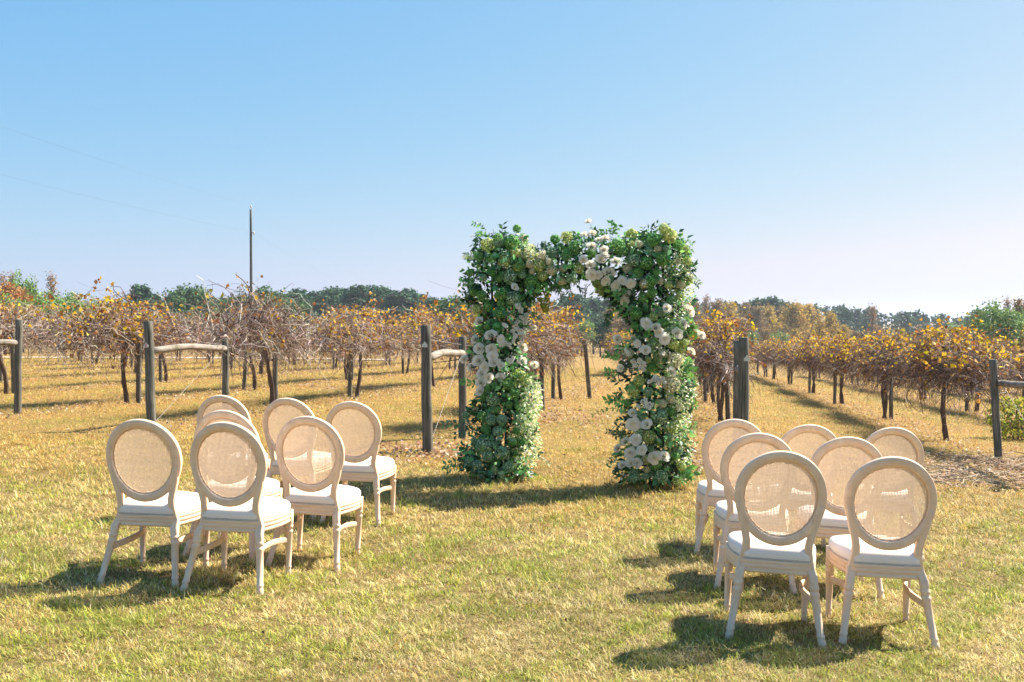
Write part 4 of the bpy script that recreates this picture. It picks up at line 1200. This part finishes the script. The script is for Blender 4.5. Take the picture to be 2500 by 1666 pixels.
for limb, hz in ((LEFT, 0), (RIGHT, 0), (BEAM, 1)):
    for (x, y, w) in limb:
        for rep_ in range(2):
            sg = -1 if rngs.random() < .5 else 1
            pal_ = [DK, GR, GR, FR][rngs.integers(0, 4)]
            ln = rngs.uniform(45, 95)
            if hz:
                if sg > 0 and not 480 < x < 900: continue
                SPR.append((x + rngs.uniform(-50, 50), y + sg * w * .7, rngs.uniform(-40, 40), sg * ln, 6, pal_, rngs.uniform(.045, .075), .5, 0))
            else: SPR.append((x + sg * w * .7, y + rngs.uniform(-40, 40), sg * ln, rngs.uniform(-50, 40), 6, pal_, rngs.uniform(.04, .075), .5, .2))
for i, s in enumerate(SPR): spray(s[0], s[1], s[2], s[3], s[4], s[5], s[6], s[7], s[8], seed=100 + i)

# ------------------------------------------------------------------ trees
def tree_mesh(kind, seed):
    rng = np.random.default_rng(seed)
    P, C, Ls = [], [], []
    limbs = []
    Ht = 1.0          # unit height tree
    if kind == 'pine':
        nb = 46
        for b in range(nb):
            z = .34 + .64 * (b / nb) ** .85 + rng.normal(0, .012)
            ln = (.24 * (1 - (z - .34) / .72) ** .7 + .02) * rng.uniform(.6, 1.2)
            a = rng.uniform(0, 6.28)
            e = np.array([math.cos(a) * ln, math.sin(a) * ln, z + ln * rng.uniform(-.05, .35)])
            limbs.append((np.array([0, 0, z - .02]), e, .006))
            m = int(60 + 240 * ln)
            q = rng.uniform(.45, 1.0, m)[:, None]
            P.append(np.array([[0, 0, z - .02]]) * (1 - q) + e[None] * q + rng.normal(0, .026, (m, 3)) * np.array([1, 1, .7]))
        pal, w, sz = [(0.051, 0.119, 0.061), (0.072, 0.154, 0.081), (0.032, 0.077, 0.047), (0.116, 0.182, 0.081)], [3, 3, 2, 1], (.016, .034)
        tr = .016
    elif kind in ('oak', 'green'):
        nb = 42
        for b in range(nb):
            u = rand_dirs(1, rng)[0]
            c = np.array([0, 0, .60]) + u * np.array([.30, .30, .33]) * rng.uniform(.55, 1.0)
            limbs.append((np.array([0, 0, rng.uniform(.25, .5)]), c, .007))
            m = 110
            P.append(c + rng.normal(0, .055, (m, 3)))
        pal, w, sz = ([(0.072, 0.154, 0.054), (0.109, 0.210, 0.068), (0.043, 0.098, 0.041), (0.160, 0.224, 0.068)], [3, 3, 2, 1], (.018, .036)) if kind == 'oak' else ([(0.174, 0.308, 0.081), (0.261, 0.378, 0.108), (0.116, 0.210, 0.068), (0.348, 0.364, 0.108)], [3, 3, 2, 1], (.015, .03))
        tr = .024
    elif kind in ('gold', 'rust', 'brown'):
        nb = 60
        for b in range(nb):
            a = rng.uniform(0, 6.28); z = rng.uniform(.22, .97)
            rad = .26 * math.sin(math.pi * min(1, max(0.04, (z - .12) / .88)) ** .9) ** .7 * rng.uniform(.35, 1)
            c = np.array([math.cos(a) * rad, math.sin(a) * rad, z])
            limbs.append((np.array([0, 0, max(.1, z - .22)]), c, .004))
            m = 75
            q = rng.uniform(.2, 1.05, m)[:, None]
            P.append(np.array([[0, 0, max(.1, z - .2)]]) * (1 - q) + c[None] * q + rng.normal(0, .03, (m, 3)))
        pal, w = {'gold': ([(0.580, 0.392, 0.068), (0.435, 0.294, 0.081), (0.290, 0.238, 0.081), (0.667, 0.476, 0.095)], [3, 3, 2, 1.5]), 'rust': ([(0.46, 0.25, 0.09), (0.406, 0.168, 0.068), (0.348, 0.224, 0.081)], [3, 2, 1]), 'brown': ([(0.348, 0.238, 0.108), (0.246, 0.175, 0.095), (0.406, 0.266, 0.095), (0.174, 0.168, 0.081)], [3, 2, 2, 1])}[kind]
        sz = (.013, .027)
        tr = .014
    else:       # bare
        nb = 70
        for b in range(nb):
            a = rng.uniform(0, 6.28); z = rng.uniform(.3, 1.0)
            rad = .24 * rng.uniform(.3, 1) * (1.15 - z)
            c = np.array([math.cos(a) * rad, math.sin(a) * rad, z])
            limbs.append((np.array([0, 0, max(.1, z - .25)]), c, .0035))
            m = 16
            q = rng.uniform(.5, 1.05, m)[:, None]
            P.append(np.array([[0, 0, max(.1, z - .2)]]) * (1 - q) + c[None] * q + rng.normal(0, .025, (m, 3)))
        pal, w, sz = [(0.406, 0.238, 0.149), (0.290, 0.210, 0.149), (0.261, 0.280, 0.121), (0.493, 0.280, 0.162)], [3, 3, 1, 1], (.010, .020)
        tr = .012
    P = np.concatenate(P); n = len(P)
    P[:, 2] = np.clip(P[:, 2], .06, 1.0)
    P[:, 2] += np.where(P[:, 2] > .96, rng.uniform(-.05, .02, n), 0)
    L = rng.uniform(*sz, n) * 1.5
    Nn = rand_dirs(n, rng) + (P - np.array([0, 0, .55])) * 2.2
    V, T = leaf_cards(P, rand_dirs(n, rng), Nn, L, L * .75, .1)
    crown = np_mesh('crown', V, T, M['tree'], np.repeat(pick(pal, w, n, rng, .18), 5, 0))
    f = np.linspace(0, 1, 7)
    tp = [np.stack([.01 * np.sin(f * 4), .01 * np.cos(f * 3), -.03 + f * .95], 1)]
    rd = [tr * (1.1 - f)]
    for a, b, r in limbs:
        tp.append(a[None] * (1 - f[:, None]) + b[None] * f[:, None] + np.stack([0 * f, 0 * f, .03 * np.sin(np.pi * f)], 1)); rd.append(r * (1.05 - f))
    V, Q = tubes(np.array(tp), np.array(rd), 5)
    trunk = np_mesh('trunk', V, Q, M['tbark'], smooth=True)
    return crown, trunk
TREE = {k: [tree_mesh(k, s * 17 + i) for i in range(n)] for s, (k, n) in enumerate((('pine', 4), ('oak', 2), ('green', 2), ('gold', 3), ('rust', 1), ('brown', 3), ('bare', 2)), 1)}
TN = {'pine': 'pine_tree', 'oak': 'broadleaf_tree', 'green': 'broadleaf_tree', 'gold': 'autumn_tree', 'rust': 'autumn_tree', 'brown': 'autumn_tree', 'bare': 'bare_tree'}
tcount = {}
def tree(u, vtop, Y, kind, wf, label, group):
    x = xat(u, Y); z = float(gz(x, Y))
    h = at(u, vtop, Y).z - z
    i = tcount.get(kind, 0); tcount[kind] = i + 1
    crown, trunk = TREE[kind][i % len(TREE[kind])]
    rz = (i * 2.4) % 6.28
    e = obj(TN[kind], None, None, (x, Y, z), (0, 0, rz), (h * wf, h * wf, h))
    tag(e, label, 'tree', group)
    obj('crown', crown, e); obj('trunk', trunk, e)
LT = 'trees beyond the left vines'
tree(8, 664, 112, 'bare', 1.0, 'bare grey tree at the extreme left edge of the treeline', LT)
tree(29, 664, 118, 'bare', .6, 'thin half-bare tree second from the left edge', LT)
tree(56, 655, 116, 'green', .5, 'tall slender green tree above the rust-orange tree near the left edge', LT)
tree(22, 690, 100, 'rust', 1.25, 'round rust-orange tree at the left edge', LT)
tree(52, 702, 102, 'rust', 1.0, 'smaller rust-orange tree overlapping the round orange one', LT)
tree(14, 712, 92, 'green', 1.3, 'low round green tree in front of the rust-orange tree', LT)
tree(126, 664, 112, 'bare', .95, 'tallest reddish half-bare tree left of the utility pole', LT)
tree(96, 706, 105, 'green', 1.1, 'olive green tree between the orange tree and the half-bare tree', LT)
tree(152, 708, 108, 'green', 1.0, 'small green tree just right of the reddish half-bare tree', LT)
tree(188, 714, 118, 'brown', 1.0, 'hazy grey-green tree left of the low dip in the treeline', LT)
tree(214, 722, 125, 'green', 1.0, 'last small green tree before the dip in the treeline', LT)
tree(240, 732, 130, 'brown', 1.1, 'lowest brownish tree in the dip of the treeline', LT)
tree(345, 697, 200, 'pine', 1.2, 'tall flat-topped pine standing alone left of the utility pole', LT)
tree(372, 716, 205, 'pine', 1.3, 'shorter pine leaning against the tall flat-topped pine', LT)
tree(288, 733, 210, 'oak', 1.5, 'low dark tree left of the lone pine', LT)
tree(320, 737, 205, 'oak', 1.5, 'low dark green tree at the foot of the lone pine', LT)
tree(440, 698, 200, 'oak', 1.0, 'left one of two airy oaks left of the utility pole', LT)
tree(472, 697, 203, 'oak', 1.05, 'right one of two airy oaks left of the utility pole', LT)
tree(506, 716, 215, 'brown', 1.2, 'thin brownish tree beside the airy oaks', LT)
tree(545, 732, 225, 'oak', 1.3, 'low tree between the airy oaks and the utility pole', LT)
tree(590, 722, 210, 'oak', 1.2, 'dark tree directly left of the utility pole', LT)
tree(650, 698, 190, 'oak', 1.15, 'large round dark green tree right of the utility pole', LT)
tree(694, 716, 200, 'oak', 1.15, 'second round tree right of the utility pole', LT)
tree(730, 708, 230, 'pine', 1.5, 'blue-green pine next to the round trees right of the pole', LT)
pines = [(772, 712), (806, 705), (838, 702), (872, 700), (905, 698), (940, 703), (972, 709), (1000, 708), (1030, 719), (1058, 729)]
for i, (u, v) in enumerate(pines):
    tree(u, v, 245 + 8 * (i % 3), 'pine', 1.45, 'dark pine, %s from the left in the pine clump between pole and arch' % ORD[i], 'pine clump left of the arch')
tree(1106, 720, 150, 'oak', 1.25, 'dark round evergreen against the left leg of the flower arch', LT)
tree(1031, 745, 160, 'rust', .9, 'small orange tree in front of the pine clump', LT)
tree(1128, 742, 165, 'brown', 1.0, 'brown tree just behind the left leg of the flower arch', LT)
CT = 'trees seen through the arch'
for i, (u, v, k) in enumerate([(1175, 732, 'pine'), (1225, 735, 'pine'), (1272, 740, 'pine'), (1310, 742, 'pine'), (1345, 735, 'pine'), (1385, 726, 'pine'), (1412, 719, 'pine'), (1448, 728, 'pine'), (1485, 730, 'pine')]):
    tree(u, v, 250 + 10 * (i % 3), k, 1.4, 'dark pine behind the arch, %s from the left leg' % ORD[i], CT)
for i, (u, v, k) in enumerate([(1340, 772, 'brown'), (1420, 778, 'green'), (1492, 748, 'brown'), (1530, 742, 'brown'), (1380, 790, 'oak'), (1465, 785, 'oak'), (1560, 745, 'brown'), (1605, 738, 'brown')]):
    tree(u, v, 170 + 8 * (i % 3), k, 1.2, '%s lower tree seen through the arch from its left leg' % ORD[i], CT)
RT = 'autumn trees of the right hillside'
for i, (u, v, k, w) in enumerate([(1650, 735, 'brown', 1.1), (1690, 728, 'brown', 1.0), (1722, 719, 'bare', 1.0), (1752, 727, 'brown', 1.0), (1782, 733, 'gold', 1.0), (1812, 737, 'brown', 1.1), (1846, 740, 'brown', 1.1), (1878, 743, 'gold', 1.1), (1908, 744, 'brown', 1.0), (1941, 734, 'gold', 1.25), (1972, 738, 'gold', 1.3)]):
    tree(u, v, 255 + 12 * (i % 3), k, w, '%s autumn tree from the arch along the right ridge' % ORD[i], RT)
for i, (u, v) in enumerate([(1843, 731), (1861, 730), (1884, 727), (1908, 734)]):
    tree(u, v, 300, 'pine', 1.1, 'dark pine crest behind the golden trees, %s from the arch' % ORD[i], 'pines poking above the golden trees')
for i, (u, v, k, w) in enumerate([(2002, 776, 'gold', 1.0), (2031, 759, 'gold', 1.0), (2060, 790, 'gold', 1.1), (1943, 800, 'gold', 1.0), (1975, 812, 'brown', 1.2), (1900, 806, 'green', 1.2), (1866, 800, 'brown', 1.2), (1835, 806, 'green', 1.3), (1800, 800, 'brown', 1.2), (1765, 804, 'brown', 1.2), (1725, 798, 'brown', 1.2), (2010, 815, 'green', 1.3), (2090, 806, 'brown', 1.2)]):
    tree(u, v, 215 + 8 * (i % 3), k, w, '%s of the small trees at the foot of the right hillside' % ['first', 'second', 'third', 'fourth', 'fifth', 'sixth', 'seventh', 'eighth', 'ninth', 'tenth', 'eleventh', 'twelfth', 'thirteenth'][i], 'small trees at the foot of the hillside')
for i, (u, v, k, w) in enumerate([(2130, 741, 'bare', 1.0), (2150, 795, 'brown', 1.2), (2200, 800, 'gold', 1.2), (2250, 796, 'brown', 1.2), (2300, 792, 'brown', 1.1), (2340, 785, 'green', 1.2), (2377, 763, 'bare', .9), (2389, 755, 'pine', .75), (2410, 790, 'green', 1.2)]):
    tree(u, v, 190 + 10 * (i % 3), k, w, '%s of the mixed trees below the pine ridge at right' % ORD[i], 'mixed trees below the right pine ridge')
for i, (u, v, k, w, lb) in enumerate([(2428, 730, 'green', 1.0, 'feathery green tree left in the clump at the right edge'), (2459, 722, 'bare', .8, 'half-bare tree sticking up from the clump at the right edge'), (2492, 726, 'brown', .9, 'reddish brown tree at the extreme right edge'), (2470, 762, 'green', 1.2, 'low bright green tree in the clump at the right edge'), (2520, 745, 'green', 1.1, 'green tree cut off by the right edge'), (2425, 775, 'oak', 1.1, 'dark green tree at the foot of the right-edge clump')]):
    tree(u, v, 105 + 5 * (i % 3), k, w, lb, 'tree clump at the right edge')

# far wood closing the horizon
def far_wood():
    rng = np.random.default_rng(55)
    P, Sz, Cc = [], [], []
    for i in range(700):
        Y = rng.uniform(330, 430); u = rng.uniform(-1200, 3700)
        x = xat(u, Y); z = float(gz(x, Y))
        vt = np.interp(u, [-500, 0, 300, 600, 1050, 1300, 1700, 2000, 2100, 2350, 2600, 3000], [735, 735, 742, 725, 732, 738, 738, 744, 752, 772, 775, 770]) + rng.normal(4, 4)
        top = H - (vt - HOR) / F * Y
        h = top - z
        m = 130
        t = rng.random(m) ** .8
        rad = 3.4 * (1 - t) ** .6 * rng.uniform(.3, 1, m) + .3
        a = rng.uniform(0, 6.28, m)
        P.append(np.stack([x + rad * np.cos(a), Y + rad * np.sin(a), z + h * (.28 + .72 * t)], 1))
        c = pick([(0.045, 0.09, 0.05), (0.06, 0.11, 0.06), (0.10, 0.12, 0.06)], [4, 3, 1], 1, rng, .15)
        Cc.append(np.clip(np.repeat(c, m, 0) * rng.uniform(.75, 1.25, (m, 1)), 0, 1))
    P = np.concatenate(P); Cc = np.concatenate(Cc); n = len(P)
    L = rng.uniform(1.0, 2.0, n)
    V, T = leaf_cards(P, rand_dirs(n, rng) + np.array([0, 0, -.4]), rand_dirs(n, rng), L, L * .6, .1)
    o = obj('far_wood', np_mesh('far_wood', V, T, M['tree'], np.repeat(Cc, 5, 0)))
    tag(o, 'dark green pine wood along the far ridge', 'wood', kind='stuff')
far_wood()

# yellow-green shrub behind the right edge post
def shrub(x, y, w, h, label, pal):
    rng = np.random.default_rng(int(y * 10))
    n = 1500
    u = rand_dirs(n, rng) * rng.uniform(.4, 1, (n, 1)) ** .5
    P = np.stack([u[:, 0] * w, u[:, 1] * w, h * .5 + u[:, 2] * h * .5], 1)
    L = rng.uniform(.05, .10, n)
    V, T = leaf_cards(P, rand_dirs(n, rng), rand_dirs(n, rng) + np.array([0, 0, .6]), L, L * .7, .2)
    e = obj('shrub', None, None, (x, y, float(gz(x, y))))
    tag(e, label, 'shrub')
    obj('foliage', np_mesh('foliage', V, T, M['vleaf'], np.repeat(pick(pal, np.ones(len(pal)), n, rng, .2), 5, 0)), e)
    st = rng.normal(0, .1, (14, 1, 3)) * np.array([1, 1, 0]) + (np.stack([rng.normal(0, w * .5, 14), rng.normal(0, w * .5, 14), np.full(14, h * .8)], 1)[:, None] * np.linspace(0, 1, 5)[None, :, None])
    V, Q = tubes(st, np.full((14, 5), .008), 4)
    obj('stems', np_mesh('stems', V, Q, M['bark']), e)
shrub(xat(2490, 21), 21, .65, .95, 'yellow-green leafy shrub behind the leaning post at the right edge', [(0.42, 0.42, 0.05), (0.30, 0.34, 0.05), (0.20, 0.25, 0.05), (0.50, 0.42, 0.06)])

# ------------------------------------------------------------------ utility pole and lines
PY = 75.0
px_ = xat(614, PY); pz = float(gz(px_, PY))
top = at(614, 512, PY).z
e = obj('utility_pole', None, None, (px_, PY, pz))
tag(e, 'tall wooden utility pole rising above the left vines', 'utility pole')
hp = top - pz
V, Fc = rings([(0, 0, -1 + (hp + 1) * j / 10, .125 - .04 * j / 10, .125 - .04 * j / 10, 0, 0) for j in range(11)], 14)
obj('pole', py_mesh('pole', V, Fc, M['utility']), e)
V, Fc = rings([(0.02, 0, hp + d, r, r, 0, 0) for d, r in ((-.02, .02), (.12, .02), (.14, .075), (.18, .085), (.22, .05), (.26, .075), (.30, .06), (.33, .03))], 12)
obj('top_insulator', py_mesh('top_insulator', V, Fc, M['glassy']), e)
zl = at(614, 570, PY).z - pz
V, Fc = rings([(0.22, 0, zl + d, r, r, 0, 0) for d, r in ((-.12, .03), (-.08, .06), (.0, .07), (.08, .06), (.12, .03))], 10)
b = obj('side_insulator', py_mesh('side_insulator', V, Fc, M['glassy']), e)
wire_obj('insulator_arm', [(-.08, 0, zl + .05), (.1, 0, zl + .05), (.23, 0, zl + .05)], .025, M['iron'], e)
def line(p, q, sag, label):
    pts = [tuple(p.lerp(q, i / 24) + Vector((0, 0, -4 * sag * (i / 24) * (1 - i / 24)))) for i in range(25)]
    o = wire_obj('power_line', pts, .003, M['powerline'])
    tag(o, label, 'power line', 'power lines on the utility pole')
a1 = Vector((px_ + .02, PY, pz + hp + .3)); a2 = Vector((px_ + .22, PY, pz + zl + .05))
near1 = at(-700, 60, 30); near2 = at(-700, 240, 30)
far1 = at(985, 722, 150); far2 = at(985, 742, 150)
line(a1, near1, .25, 'upper power line running from the pole towards the upper left')
line(a2, near2, .25, 'lower power line running from the pole towards the upper left')
line(a1, far1, .9, 'upper power line dropping from the pole towards the right')
line(a2, far2, .9, 'lower power line dropping from the pole towards the right')

# ------------------------------------------------------------------ thin autumn haze
hm, nt, out = new_mat('haze_air')
pv = nt.nodes.new('ShaderNodeVolumePrincipled')
pv.inputs['Color'].default_value = (0.80, 0.88, 1.0, 1)
pv.inputs['Density'].default_value = 0.00024
pv.inputs['Anisotropy'].default_value = 0.3
nt.links.new(pv.outputs[0], out.inputs['Volume'])
X0, X1, Y0, Y1, Z0, Z1 = -2600, 2600, -60, 3200, -22, 26
Vh = [(x, y, z) for z in (Z0, Z1) for y in (Y0, Y1) for x in (X0, X1)]
Fh = [(0, 2, 3, 1), (4, 5, 7, 6), (0, 1, 5, 4), (2, 6, 7, 3), (0, 4, 6, 2), (1, 3, 7, 5)]
hz = obj('haze', py_mesh('haze', Vh, Fh, hm, smooth=False))
tag(hz, 'thin pale haze over the far trees', 'haze', kind='stuff')
